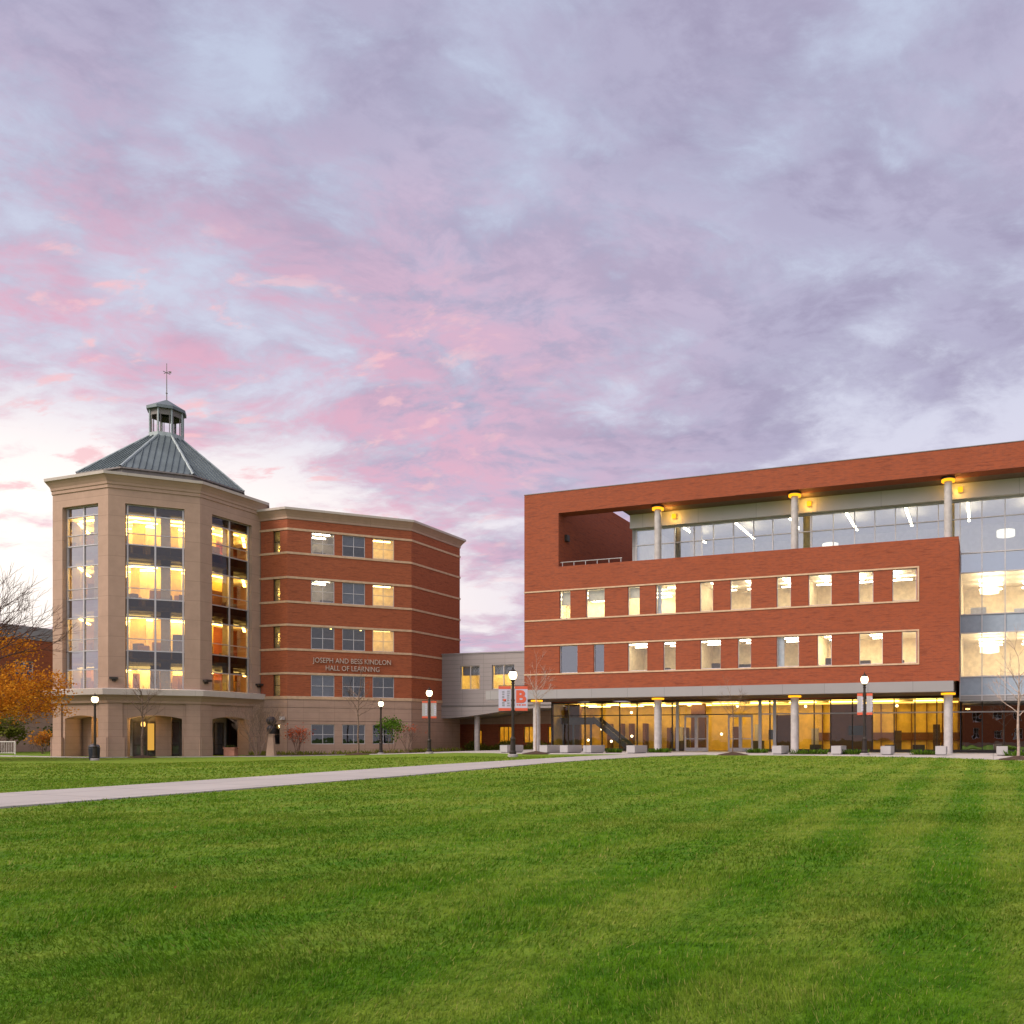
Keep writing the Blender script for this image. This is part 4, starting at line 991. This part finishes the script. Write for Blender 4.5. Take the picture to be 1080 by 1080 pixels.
    for u, vv, z in ((5.6, 1.6, 3.75), (2.9, 1.3, 2.3), (1.6, 1.3, 1.35), (3.6, 1.8, 1.25), (5.3, 2.4, 1.7), (14.0, .9, 1.85), (15.4, .8, 4.15), (21.1, .6, 4.05), (28.2, .6, 4.0)):
        pb = MB(); pb.lathe(G(u, vv, 0)[:2], [(.01, z-.11), (.09, z-.07), (.11, z), (.09, z+.07), (.01, z+.11)], 10); sub(pb, 'pendant_globe', M['globe'], r)
    # steel stair rising behind the left part of the glass
    sm = MB(); s0, s1 = (5.6, .43), (2.2, 3.0)
    for vv in (1.0, 2.4):
        a = (s0[0], vv); n = 16
        for i in range(n):
            u, z = s0[0]+(s1[0]-s0[0])*i/n, s0[1]+(s1[1]-s0[1])*i/n; u2, z2 = s0[0]+(s1[0]-s0[0])*(i+1)/n, s0[1]+(s1[1]-s0[1])*(i+1)/n
            sm.face([G(u2, vv, z2-.1), G(u, vv, z-.1), G(u, vv, z+.45), G(u2, vv, z2+.45)]); sm.face([G(u, vv+.08, z-.1), G(u2, vv+.08, z2-.1), G(u2, vv+.08, z2+.45), G(u, vv+.08, z+.45)])
            sm.face([G(u2, vv, z2+.45), G(u, vv, z+.45), G(u, vv+.08, z+.45), G(u2, vv+.08, z2+.45)])
    for i in range(14):
        t = (i+.5)/14; u, z = s0[0]+(s1[0]-s0[0])*t, s0[1]+(s1[1]-s0[1])*t; sm.box(G, u-.15, u+.15, 1.08, 2.4, z, z+.05)
    sm.box(G, -1.0, 2.2, 1.0, 2.4, 2.75, 3.35); sm.box(G, 1.9, 2.05, 1.0, 1.15, .43, 2.75); sm.box(G, .2, .35, 1.0, 1.15, .43, 2.75); sm.box(G, -.8, -.65, 1.0, 1.15, .43, 2.75)
    sub(sm, 'stair', M['steel'], r)
    room(G, 33.0, U1-.3, .15, 7.0, .43, 4.1, root, 'dark_wood', 'shade_room', 'carpet', lamp='light_amber', strips=[(33.2, 33.5, 1.0, 2.2), (40, 41, 3, 3.4), (48, 49, 3, 3.4)])




build_hall()

# ------------------------------------------------------------------ other buildings round the lawn
def old_hall(name, label, F, L, D, H, brick, base_h, wins, parapet=1.5):
    root = thing(name, label, 'building', F(L/2, D/2, 0), worldspace=True)
    mb = MB(); mb.wall(F, 0, L, base_h, H, [(w[0], w[1], w[2], w[3]) for w in wins], .25, edges=False); mb.box(F, 0, L, .1, D, base_h, H, skip='fd'); mb.build('brick_wall', brick, root)
    b = MB(); b.box(F, -.05, L+.05, -.05, D+.05, -1, base_h, skip='d'); b.build('stone_base', M['stone_base'], root)
    p = MB(); p.box(F, -.08, L+.08, -.08, D+.08, H, H+parapet); p.build('parapet', M['metal'], root)
    for w in wins: window(F, w[0], w[1], w[2], w[3], .12, root, 'white_frame', 'glass_dark', .10, [(w[0]+w[1])/2], [(w[2]+w[3])/2], .08)
    if wins: room(F, .3, L-.3, .4, 5, 0, H-.2, root, 'shade_room', 'shade_room')
    return root
old_hall('brick_building', 'long brick building with grey parapet and tan base far behind the golden tree', Frame(-82.5, 78, 70.2), 60, 26, 12.9, M['brick_old'], 4.6, [(i*6+2, i*6+4, 8.2, 10.4) for i in range(9)])
old_hall('lawn_hall', 'brick hall with white sash windows across the lawn, facing the other buildings', Frame(30, -62, 200.2-20), 74, 14, 9.5, M['brick_old'], .8,
         [(3+i*4.6, 4.7+i*4.6, z, z+2.0) for i in range(15) for z in (1.6, 5.6)], .5)

# ------------------------------------------------------------------ street lamps, banners
def make_lamp(h=4.7):
    t = thing('street_lamp', 'x', 'street lamp', (0, 0, 0), group='lit globe lamps around the lawn')
    m = MB(); m.lathe((0, 0), [(.30, -.1), (.30, .12), (.26, .16), (.01, .17)], 18); m.build('footing', M['post_base'], t)
    m = MB(); m.lathe((0, 0), [(.20, .14), (.20, .30), (.155, .36), (.14, .95), (.16, 1.0), (.16, 1.06), (.095, 1.16), (.085, 1.5), (.075, h-.52), (.10, h-.50), (.10, h-.44), (.06, h-.40), (.13, h-.31), (.14, h-.26), (.01, h-.25)], 14); m.build('post', M['post'], t, True)
    m = MB(); m.lathe((0, 0), [(.10, h-.26), (.19, h-.16), (.235, h-.02), (.22, h+.12), (.15, h+.22), (.01, h+.23)], 18); m.build('globe', M['globe'], t, True)
    m = MB(); m.lathe((0, 0), [(.19, h+.19), (.17, h+.25), (.09, h+.33), (.03, h+.36), (.035, h+.42), (.005, h+.50)], 14); m.build('finial_cap', M['post'], t, True)
    return t
LAMPS = [((-39.4, 57.2), .87, 'short lit globe lamp standing on the grass before the tower arches'),
         ((-26.1, 73.8), .93, 'lit globe lamp without banners in front of the brick wing windows'),
         ((-19.6, 66.0), 1.0, 'lit globe lamp with two grey banners before the plain wing wall'),
         ((-9.75, 49.0), 1.0, 'lit globe lamp carrying the banner with the red letter B'),
         ((11.25, 52.8), 1.0, 'lit globe lamp with two grey banners in front of the glass lobby'),
         ((-14.4, 88.0), .92, 'distant lit globe lamp under the link bridge by the lobby corner')]
lamp0 = make_lamp()
for i, ((x, y), s, lb) in enumerate(LAMPS):
    loc = (x, y, gz(x, y))
    if i == 0: L = lamp0; L.location = loc; L['label'] = lb; L.scale = (s, s, s)
    else: dup(lamp0, loc, 0, lb, (s, s, s))
def banner(x, y, side, z0, z1, w, label, front, rot):
    gzv = gz(x, y); t = thing('banner', label, 'banner', (x, y, gzv), radians(rot), group='banners hanging on the lamp posts')
    a, b = (.12, .12+w) if side > 0 else (-.12-w, -.12)
    m = MB(); m.box(ID, a, b, -.012, .012, z0, z1); m.build('cloth', M['banner_cloth' if front else 'banner_back'], t)
    
    for za in (z0, z1-.16):
        m = MB(); m.box(ID, a-.003, b+.003, -.018, .018, za, za+.16); m.build('printed_band', M['banner_red'], t)
    for z in (z0-.03, z1+.03):
        m = MB(); m.tube((0, 0, z), ((b if side > 0 else a), 0, z), .018, .018, 6); m.build('bracket', M['post'], t)
    if front == 'B':
        o = text_mesh('B', 1.0, .01, 'printed_letter', M['banner_red'], lambda x, y, z: (x, y, z), bold=.045)
        xs = [v.co.x for v in o.data.vertices]; ys = [v.co.y for v in o.data.vertices]; W, H = .58, .74
        for v in o.data.vertices: v.co = ((a+b)/2 + ((v.co.x-min(xs))/(max(xs)-min(xs))-.5)*W, -.02-v.co.z*.5, z1-.22-H + (v.co.y-min(ys))/(max(ys)-min(ys))*H)
        o.parent = t
        m = MB()
        for k, (u0, u1) in enumerate(((.10, .18), (.22, .33), (.40, .50), (.53, .62))): m.box(ID, a+u0, a+u1, -.02, -.013, z0+.30, z0+.38)
        m.build('small_print', M['banner_red'], t)
        m = MB()
        return t
    # columns of lettering running up the cloth, too small to read
    m = MB(); r = random.Random(int(x*7)+side)
    for c0 in ((a+.20, a+.36), (a+.48, a+.66)) if front else ((a+.24, a+.40),):
        z = z0+.26
        while z < z1-.30:
            h = r.uniform(.07, .13); m.box(ID, c0[0], c0[1]-r.uniform(0, .05), -.016, -.012, z, z+h); z += h+r.uniform(.03, .06)
    m.build('small_print', M['banner_grey' if front else 'banner_cloth'], t)
    if front:
        m = MB(); m.lathe((0, 0), [(.001, z0+.52), (.075, z0+.60), (.001, z0+.68)], 10, F=Frame(a+.36, 0, 0)); m.box(ID, a+.27, a+.43, -.022, -.012, z0+.55, z0+.68); m.build('printed_emblem', M['banner_red'], t)
    return t
banner(-9.75, 49.0, -1, 2.65, 4.06, .70, 'lilac banner with grey vertical lettering, left of the lamp post', True, 0)
banner(-9.75, 49.0, 1, 2.65, 4.06, .72, 'lilac banner with a large coral red letter B', 'B', 0)
banner(-19.6, 66.0, -1, 2.75, 4.10, .42, 'grey banner on the lamp by the wing wall, nearer the tower', False, 8)
banner(-19.6, 66.0, 1, 2.75, 4.10, .42, 'grey banner on the lamp by the wing wall, nearer the bridge', False, 8)
banner(11.25, 52.8, -1, 2.52, 3.86, .33, 'grey banner on the lamp before the lobby, on the entrance door side', False, -20)
banner(11.25, 52.8, 1, 2.52, 3.86, .36, 'grey banner on the lamp before the lobby, on the far column side', False, -20)

# ------------------------------------------------------------------ concrete benches
def make_bench():
    t = thing('concrete_bench', 'x', 'bench', (0, 0, 0), group='concrete benches along the plaza')
    m = MB(); m.box(ID, -.31, .31, 0, 2.3, .06, .56); m.build('seat_block', M['bench'], t)
    m = MB(); m.box(ID, -.24, .24, .07, 2.23, -.05, .065); m.build('plinth', M['post_base'], t)
    return t
BF = R0.sub(0, -5.4)
BENCH = [(1.40, 'pale concrete bench behind the lamp with the letter B banner'), (4.68, 'pale concrete bench beside the column at the lobby corner'), (6.32, 'pale concrete bench second from the lobby corner column'),
         (8.15, 'pale concrete bench before the foot of the indoor stair'), (11.49, 'pale concrete bench beside the column left of the entrance doors'), (21.81, 'pale concrete bench beside the column right of the entrance doors'),
         (25.57, 'pale concrete bench in the low planting left of the lobby lamp'), (28.76, 'pale concrete bench right of the lobby lamp'), (32.05, 'pale concrete bench at the foot of the corner column'), (35.58, 'pale concrete bench before the dark reflecting glass')]
b0 = make_bench()
for i, (u, lb) in enumerate(BENCH):
    p = BF(u, .6 if i == 6 else 0, 0); loc = (p[0], p[1], gz(p[0], p[1])+.03)
    if i == 0: b0.location = loc; b0.rotation_euler = (0, 0, radians(-19.6)); b0['label'] = lb
    else: dup(b0, loc, radians(-19.6), lb)

# ------------------------------------------------------------------ trees and plants
def branch(mb, p, d, r, L, depth, tips, rnd, spread=.55, up=.12, seg=3, kids=(2, 3), mat=0, minr=.006, shrink=.68):
    """a bending limb that forks; tips collects (point, direction)"""
    p = Vector(p); d = Vector(d).normalized()
    for i in range(seg):
        d2 = (d + Vector((rnd.gauss(0, .10), rnd.gauss(0, .10), rnd.gauss(0, .08)+up*.4))).normalized()
        q = p + d2*(L/seg); r2 = r*(.90 if i < seg-1 else .80)
        mb.tube(p, q, r, r2, 5 if r > .03 else 3, mat)
        p, d, r = q, d2, r2
        if depth > 0 and i > 0 and rnd.random() < .55:
            a = rnd.uniform(0, 2*pi); o = d.orthogonal().normalized(); o.rotate(Matrix.Rotation(a, 3, d))
            dd = (d + o*rnd.uniform(.6, 1.1)).normalized(); branch(mb, p, dd, max(minr, r*.55), L*rnd.uniform(.45, .65), depth-1, tips, rnd, spread, up, seg, kids, mat, minr, shrink)
    if depth <= 0: tips.append((p, d)); return
    k = rnd.randint(*kids); a0 = rnd.uniform(0, 2*pi)
    for j in range(k):
        a = a0 + 2*pi*j/k + rnd.uniform(-.4, .4); o = d.orthogonal().normalized(); o.rotate(Matrix.Rotation(a, 3, d))
        dd = (d + o*rnd.uniform(spread*.6, spread*1.25) + Vector((0, 0, up))).normalized()
        branch(mb, p, dd, max(minr, r*(.72 if j else .85)), L*rnd.uniform(shrink*.85, shrink*1.12), depth-1, tips, rnd, spread, up, seg, kids, mat, minr, shrink)
def leaf_cloud(mb, pts, n, spread, size, rnd, flat=.5):
    for _ in range(n):
        c = rnd.choice(pts); p = Vector(c) + Vector((rnd.gauss(0, spread), rnd.gauss(0, spread), rnd.gauss(0, spread*.7)))
        s = size*rnd.uniform(.6, 1.35); a = Vector((rnd.gauss(0, 1), rnd.gauss(0, 1), rnd.gauss(0, flat))).normalized(); b = a.orthogonal().normalized(); b.rotate(Matrix.Rotation(rnd.uniform(0, 6.28), 3, a))
        w = b*s*.45; u = rnd.random()
        mb.face([p, p+a*s*.5+w, p+a*s, p+a*s*.5-w], [(u, 0)]*4)
def young_tree(x, y, h, label, seed, bark='bark', pale=False, r=.075, clear=.36, kids=(2, 3), depth=4, spread=.5, mulch=.9, name='young_tree', lean=(0, 0)):
    rnd = random.Random(seed); g = gz(x, y)
    t = thing(name, label, 'tree', (x, y, g), group='young bare trees round the lawn')
    tr = MB(); cr = MB(); tips = []
    n = 6; pts = [Vector((lean[0]*k/n + rnd.gauss(0, .03), lean[1]*k/n + rnd.gauss(0, .03), h*.72*k/n - .05)) for k in range(n+1)]
    for k in range(n): tr.tube(pts[k], pts[k+1], r*(1-.11*k), r*(1-.11*(k+1)), 8)
    branch(cr, pts[-1], (rnd.gauss(0, .1), rnd.gauss(0, .1), 1), r*.32, h*.20, 2, tips, rnd, .4, .1)
    for k in range(11):
        z = h*(clear + (.72-clear)*k/11); f = z/(h*.72); q = pts[0].lerp(pts[-1], f); i = min(int(f*n), n-1); q = pts[i].lerp(pts[i+1], f*n-i)
        a = k*2.4 + rnd.uniform(-.4, .4); d = Vector((cos(a), sin(a), rnd.uniform(.55, 1.0)))
        branch(cr, q, d, r*.30, h*rnd.uniform(.13, .19)*(1.25-f*.5), 2, tips, rnd, spread, .12, minr=.007)
    tr.build('trunk', M[bark], t, True); cr.build('crown', M[bark], t)
    if mulch:
        m = MB(); m.lathe((0, 0), [(mulch*1.25, -.03), (mulch, .06), (mulch*.4, .16), (.05, .22)], 20); m.build('mulch_mound', M['mulch'], t, True)
    return t
young_tree(-41.3, 65.2, 6.6, 'young bare tree in mulch before the middle arch of the tower', 3, r=.10, clear=.42)
young_tree(-27.6, 72.6, 7.4, 'young bare tree in mulch before the windows of the brick wing', 11, r=.09, clear=.45)
young_tree(-10.0, 58.2, 6.4, 'thin bare tree right of the lamp with the letter B banner', 21, 'bark_pale', r=.06, clear=.55)
young_tree(3.2, 54.4, 4.7, 'small bare tree in mulch in front of the entrance doors', 31, r=.05, clear=.5)
young_tree(17.0, 43.2, 6.2, 'pale barked bare tree before the dark reflecting glass', 41, 'bark_pale', r=.085, clear=.36)
def shrub_tree(x, y, h, label, seed, bark='bark', stems=7, r=.05, leaf=None, nleaf=0, lsize=.12, lspread=.22, name='bare_shrub', cat='shrub', group='shrubs along the building walls', wide=.35, depth=3, top=0.0):
    rnd = random.Random(seed); g = gz(x, y); t = thing(name, label, cat, (x, y, g), group=group); st = MB(); tips = []
    for k in range(stems):
        a = 2*pi*k/stems + rnd.uniform(-.3, .3); branch(st, (.08*cos(a), .08*sin(a), -.05), (wide*cos(a), wide*sin(a), 1), r, h*rnd.uniform(.34, .44), depth, tips, rnd, .42, .2, minr=.006, shrink=.62)
    st.build('stems', M[bark], t)
    if leaf:
        pts = [p for p, d in tips if p.z > h*top]; lv = MB(); leaf_cloud(lv, pts, nleaf, lspread, lsize, rnd); lv.build('leaves', M[leaf], t)
    return t
shrub_tree(-35.4, 71.0, 4.6, 'tall bare many stemmed shrub at the joint of tower and wing', 5, 'bark', 9, .05, depth=4)
shrub_tree(-33.9, 75.0, 2.6, 'bare shrub with a sprinkle of red leaves left of the wing windows', 6, 'bark_red', 6, .028, 'leaf_red', 420, .13, .22, top=.35)
shrub_tree(-25.2, 78.0, 2.9, 'bare shrub with red leaves only at its top, by the wing corner', 8, 'bark', 7, .03, 'leaf_red', 170, .12, .2, top=.7)
shrub_tree(-26.0, 76.3, 3.4, 'slender shrub still in bright green leaf before the wing window', 9, 'bark', 3, .03, 'leaf_green', 900, .16, .24, wide=.14, top=.25)
shrub_tree(-69.0, 86.0, 3.9, 'broad green shrub behind the white railing', 15, 'bark', 7, .05, 'leaf_olive', 2600, .24, .4, wide=.6)
shrub_tree(-63.5, 88.0, 3.0, 'dark rounded shrub behind the railing near the tower', 16, 'bark', 7, .05, 'leaf_dark', 2200, .22, .42, wide=.6)
shrub_tree(-62.2, 83.0, 2.1, 'low orange leaved shrub behind the railing', 17, 'bark', 6, .03, 'leaf_orange', 500, .2, .3, wide=.5)
shrub_tree(-66.5, 81.5, 1.1, 'low dark bush in front of the railing', 18, 'bark', 6, .02, 'leaf_dark', 700, .14, .22, wide=.7)

def big_tree(name, label, x, y, h, seed, leafy, r=.34):
    rnd = random.Random(seed); g = gz(x, y); t = thing(name, label, 'tree', (x, y, g)); tr = MB(); cr = MB(); tips = []
    fork = h*(.30 if not leafy else .36)
    tr.tube((0, 0, -.1), (.05, .02, fork*.5), r*1.25, r, 12); tr.tube((.05, .02, fork*.5), (.1, 0, fork), r, r*.9, 12)
    nlim = 8 if leafy else 10
    for k in range(nlim):
        a = 2*pi*k/nlim + rnd.uniform(-.25, .25); d = (cos(a), sin(a), rnd.uniform(.10, .45) if leafy else rnd.uniform(.55, 1.2))
        branch(cr, (.1, 0, fork*rnd.uniform(.85, 1.0)), d, r*.42, h*(.30 if leafy else .30), 4, tips, rnd, .50, .04 if leafy else .10, minr=.012, shrink=.70)
    branch(cr, (.1, 0, fork), (0, .1, 1), r*.5, h*.25, 4, tips, rnd, .5, .1, minr=.012)
    tr.build('trunk', M['bark_red' if not leafy else 'bark'], t, True); cr.build('crown', M['bark_red' if not leafy else 'bark'], t)
    if leafy:
        lv = MB(); pts = [p for p, d in tips]; pts = [p for p in pts if p.z > 3.0]; leaf_cloud(lv, pts, 26000, .40, .15, rnd, .35); lv.build('leaves', M['leaf_yellow'], t)
    return t
big_tree('bare_tree', 'tall bare tree reaching thin reddish branches in from the left edge', -53.4, 58.0, 14.5, 52, False)
big_tree('golden_tree', 'spreading tree with golden orange leaves beside the tower', -49.7, 57.5, 8.8, 63, True, .24)

def leafy_plant(x, y, label, seed, w=.8, n=150):
    rnd = random.Random(seed); t = thing('leafy_plant', label, 'plant', (x, y, gz(x, y)+.02), group='low green plants beside the benches'); mb = MB()
    for _ in range(n):
        a = rnd.uniform(0, 2*pi); q = sqrt(rnd.random())*w; p = Vector((cos(a)*q, sin(a)*q*.6, 0)); d = Vector((cos(a)*.5, sin(a)*.5, rnd.uniform(.5, 1.2))).normalized()*rnd.uniform(.2, .42)
        s = Vector((-sin(a), cos(a), 0))*.05; u = rnd.random(); mb.face([p-s, p+s, p+d+s*.4, p+d-s*.4], [(u, 0)]*4)
    mb.build('leaves', M['leaf_green'], t)
    m = MB(); m.lathe((0, 0), [(w*1.2, -.02), (w, .03), (.02, .05)], 16); m.build('soil', M['soil'], t)
PF = R0.sub(0, -1.5)
for u, vv, lb, w in ((11.9, .5, 'low green plant at the foot of the column left of the doors', .9), (8.9, -1, 'low sparse green plant right of the bench left of the doors', .6), (19.2, 1.2, 'low green plant between the pale post and the bench right of the doors', .8),
                  (23.6, -2.2, 'low green planting strip left of the lobby lamp', 1.3), (26.6, -2.2, 'low green planting right of the lobby lamp base', .9), (31.0, -2.2, 'low green plant before the column at the brick corner', .9), (36.6, -4.5, 'low green bush beyond the pale barked tree', 1.0)):
    p = PF(u, vv, 0); leafy_plant(p[0], p[1], lb, int(u*10), w, int(170*w))
# planting bed along the wing
def bed(name, pts, w, mat):
    mb = MB(); a = resample(pts, 30)
    for i in range(len(a)-1):
        (x, y), (x2, y2) = a[i], a[i+1]; mb.face([(x, y, gz(x, y)+.06), (x2, y2, gz(x2, y2)+.06), (x2, y2+w, gz(x2, y2)+.16), (x, y+w, gz(x, y)+.16)])
        mb.face([(x, y, gz(x, y)-.05), (x2, y2, gz(x2, y2)-.05), (x2, y2, gz(x2, y2)+.06), (x, y, gz(x, y)+.06)])
    kind(mb.build(name, mat), 'structure')
bed('planting_bed', [(-37.2, 72.6), (-35.2, 73.2), (-29, 75.6), (-24.6, 78.4), (-22.0, 83.5)], 2.4, M['soil'])
gc = MB(); rnd = random.Random(77)
for _ in range(900):
    t = rnd.random(); i = rnd.randrange(4); P = [(-37.2, 72.8), (-35.2, 73.4), (-29, 75.8), (-24.6, 78.6), (-22.0, 83.7)]; x = P[i][0]+(P[i+1][0]-P[i][0])*t; y = P[i][1]+(P[i+1][1]-P[i][1])*t+rnd.uniform(0, 1.6)
    z = gz(x, y)+.08; a = rnd.uniform(0, 6.28); h = rnd.uniform(.1, .38); s = .04; u = rnd.random()
    gc.face([(x-s, y, z), (x+s, y, z), (x+s*.4+cos(a)*h*.5, y+sin(a)*h*.5, z+h), (x-s*.4+cos(a)*h*.5, y+sin(a)*h*.5, z+h)], [(u, 0)]*4)
kind(gc.build('ground_cover', M['leaf_olive']), 'stuff')
hg = thing('hedge', 'low green hedge under the link bridge', 'hedge', F_h := (-17.5, 86.0, .2)); mb = MB(); rnd = random.Random(5)
for _ in range(5200):
    u = rnd.uniform(0, 13); v = rnd.uniform(0, 1.0); q = Frame(-22.5, 87.6, -19.6)(u, v, 0); z = rnd.uniform(0, .95)*(0.8+.3*sin(u*1.7)); a = Vector((rnd.gauss(0, 1), rnd.gauss(0, 1), rnd.gauss(0, .8))).normalized()*.16; b = a.orthogonal().normalized()*.06; uu = rnd.random()
    p = Vector((q[0]-F_h[0], q[1]-F_h[1], z)); mb.face([p, p+a*.5+b, p+a, p+a*.5-b], [(uu, 0)]*4)
mb.build('leaves', M['leaf_olive'], hg)

# ------------------------------------------------------------------ small things by the tower
def sculpture():
    x, y = -35.0, 72.6; t = thing('sculpture', 'dark bronze round topped bust on a tan tapering pedestal between tower and wing', 'sculpture', (x, y, gz(x, y)))
    m = MB()
    for (w, z), (w2, z2) in (((.36, -.1), (.20, 1.75)), ((.25, 1.75), (.25, 1.88))):
        c = [(-w, -w*.7), (w, -w*.7), (w, w*.7), (-w, w*.7)]; c2 = [(-w2, -w2*.7), (w2, -w2*.7), (w2, w2*.7), (-w2, w2*.7)]; m.ring(c, z, c2, z2); m.face([(*p, z2) for p in c2])
    m.build('pedestal', M['stone'], t)
    m = MB(); m.lathe((0, 0), [(.20, 1.88), (.32, 2.1), (.38, 2.35), (.24, 2.55), (.15, 2.66)], 14); m.build('bust', M['bronze'], t, True)
    m = MB(); m.lathe((0, 0), [(.05, 2.62), (.28, 2.72), (.40, 2.95), (.38, 3.15), (.22, 3.32), (.02, 3.38)], 14); m.build('round_head', M['bronze'], t, True)
sculpture()
def litter_bin(x, y):
    t = thing('litter_bin', 'dark litter bin at the foot of the short lamp before the tower', 'litter bin', (x, y, gz(x, y)))
    m = MB(); m.lathe((0, 0), [(.26, 0), (.31, .12), (.34, .80), (.30, .86), (.01, .87)], 16); m.build('body', M['bin'], t, True)
    m = MB(); m.lathe((0, 0), [(.32, .86), (.35, .92), (.25, 1.05), (.08, 1.12), (.01, 1.12)], 16); m.build('lid', M['steel'], t, True)
litter_bin(-39.72, 57.6)
def planter(x, y):
    t = thing('flower_planter', 'low terracotta planter in the right hand arch of the tower', 'planter', (x, y, gz(x, y)))
    m = MB(); m.box(ID, -.45, .45, -.3, .3, 0, .62); m.box(ID, -.50, .50, -.35, .35, .62, .72); m.build('pot', M['pink_planter'], t)
    mb = MB(); leaf_cloud(mb, [Vector((k*.12-.36, 0, .78)) for k in range(7)], 90, .08, .14, random.Random(3)); mb.build('plant', M['leaf_dark'], t)
planter(-38.6, 72.9)
# white railing and low wall on the terrace at the far left
t = thing('railing', 'white metal railing along the raised path left of the tower', 'railing', (-66, 79, 0)); rl = MB()
FR_ = Frame(-6.8, 1.6, -19.8 + 18)
for u in np.linspace(-6, 10, 9): rl = MB(); rl.box(FR_, u-.035, u+.035, -.035, .035, -.1, 1.22); rl.build('post', M['white_paint'], t)
rl = MB(); rl.box(FR_, -6, 10, -.03, .03, 1.16, 1.24); rl.box(FR_, -6, 10, -.02, .02, .12, .17)
for u in np.linspace(-6, 10, 97): rl.box(FR_, u-.011, u+.011, -.01, .01, .17, 1.16)
rl.build('rails', M['white_paint'], t)
t = thing('low_wall', 'low tan stone wall behind the white railing', 'wall', (-66, 80.6, 0)); lw = MB(); lw.box(Frame(0, 0, -1.8), -14, -4.2, .8, 1.2, -.2, 1.45); lw.build('stonework', M['stone_base'], t); lw = MB(); lw.box(Frame(0, 0, -1.8), -14.05, -4.15, .75, 1.25, 1.45, 1.56); lw.build('coping', M['lime'], t)

# ------------------------------------------------------------------ grass blades on the lawn near the viewer
def inside(px, py, poly):
    r = np.zeros(px.shape, bool); n = len(poly)
    for i in range(n):
        x1, y1 = poly[i]; x2, y2 = poly[(i+1) % n]
        c = ((y1 > py) != (y2 > py)) & (px < (x2-x1)*(py-y1)/((y2-y1) if abs(y2-y1) > 1e-9 else 1e-9) + x1); r ^= c
    return r
def grass():
    V, Fc, UV, k = [], [], [], 0
    for (y0, y1, dens, hb, wb) in ((2.6, 5.5, 4200, .036, .0038), (5.5, 9, 1700, .038, .006), (9, 16, 520, .042, .010), (16, 28, 140, .046, .018), (28, 50, 30, .055, .035)):
        x0, x1 = -.86*y1-1, .46*y1+1; n = int(dens*(x1-x0)*(y1-y0))
        x = rng.uniform(x0, x1, n); y = rng.uniform(y0, y1, n)
        keep = (x > -.86*y-1) & (x < .46*y+1) & ~inside(x + rng.normal(0, .05, n), y + rng.normal(0, .08, n), PATH_A + PATH_B[::-1]) & ~inside(x, y, PLAZA_F + [(60, 90), (-60, 90)])
        x, y = x[keep], y[keep]; n = len(x); z = ground(x, y) + .012*np.sin(x*.9+1.3)*np.sin(y*.7) - .004
        a = rng.uniform(0, 2*pi, n); lean = rng.gamma(2.0, .28, n)*hb*1.2
        # patches lean together, as the mower left them
        la = 1.2*np.sin(x*1.1+y*.35) + 1.0*np.sin(y*1.7-x*.4) + rng.normal(0, .9, n)
        h = hb*rng.uniform(.55, 1.25, n)*(1+.25*np.sin(x*2.1+1)*np.sin(y*1.6)); w = wb*rng.uniform(.7, 1.3, n)
        b0 = np.stack([x-cos_(a)*w, y-sin_(a)*w, z], -1); b1 = np.stack([x+cos_(a)*w, y+sin_(a)*w, z], -1); t = np.stack([x+cos_(la)*lean, y+sin_(la)*lean, z+h], -1)
        V.append(np.stack([b0, b1, t], 1).reshape(-1, 3)); u = rng.random(n); UV.append(np.stack([np.repeat(u, 3), np.tile([0, 0, 1.], n)], -1)); k += n
    V = np.concatenate(V).astype(np.float32); UV = np.concatenate(UV).astype(np.float32); nt = len(V)//3
    me = bpy.data.meshes.new('grass'); me.vertices.add(len(V)); me.vertices.foreach_set('co', V.ravel())
    me.loops.add(nt*3); me.loops.foreach_set('vertex_index', np.arange(nt*3, dtype=np.int32)); me.polygons.add(nt)
    me.polygons.foreach_set('loop_start', np.arange(0, nt*3, 3, dtype=np.int32)); me.polygons.foreach_set('loop_total', np.full(nt, 3, np.int32))
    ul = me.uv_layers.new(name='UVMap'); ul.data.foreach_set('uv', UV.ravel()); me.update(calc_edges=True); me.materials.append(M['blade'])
    kind_o = bpy.data.objects.new('grass', me); COL.objects.link(kind_o); kind(kind_o, 'stuff'); print('blades', nt)
cos_, sin_ = np.cos, np.sin
grass()
lf = MB(); rnd = random.Random(12)
for _ in range(26):
    y = rnd.uniform(6, 40); x = rnd.uniform(-.8, .4)*y
    if inside(np.array([x]), np.array([y]), PATH_A+PATH_B[::-1])[0]: continue
    z = gz(x, y)+.05; a = rnd.uniform(0, 6.28); s = rnd.uniform(.018, .032); u = rnd.random(); lf.face([(x+cos(a)*s, y+sin(a)*s, z), (x-sin(a)*s*.6, y+cos(a)*s*.6, z+.02), (x-cos(a)*s, y-sin(a)*s, z+.005), (x+sin(a)*s*.6, y-cos(a)*s*.6, z+.015)], [(u, 0)]*4)
kind(lf.build('fallen_leaves', M['leaf_brown']), 'stuff')
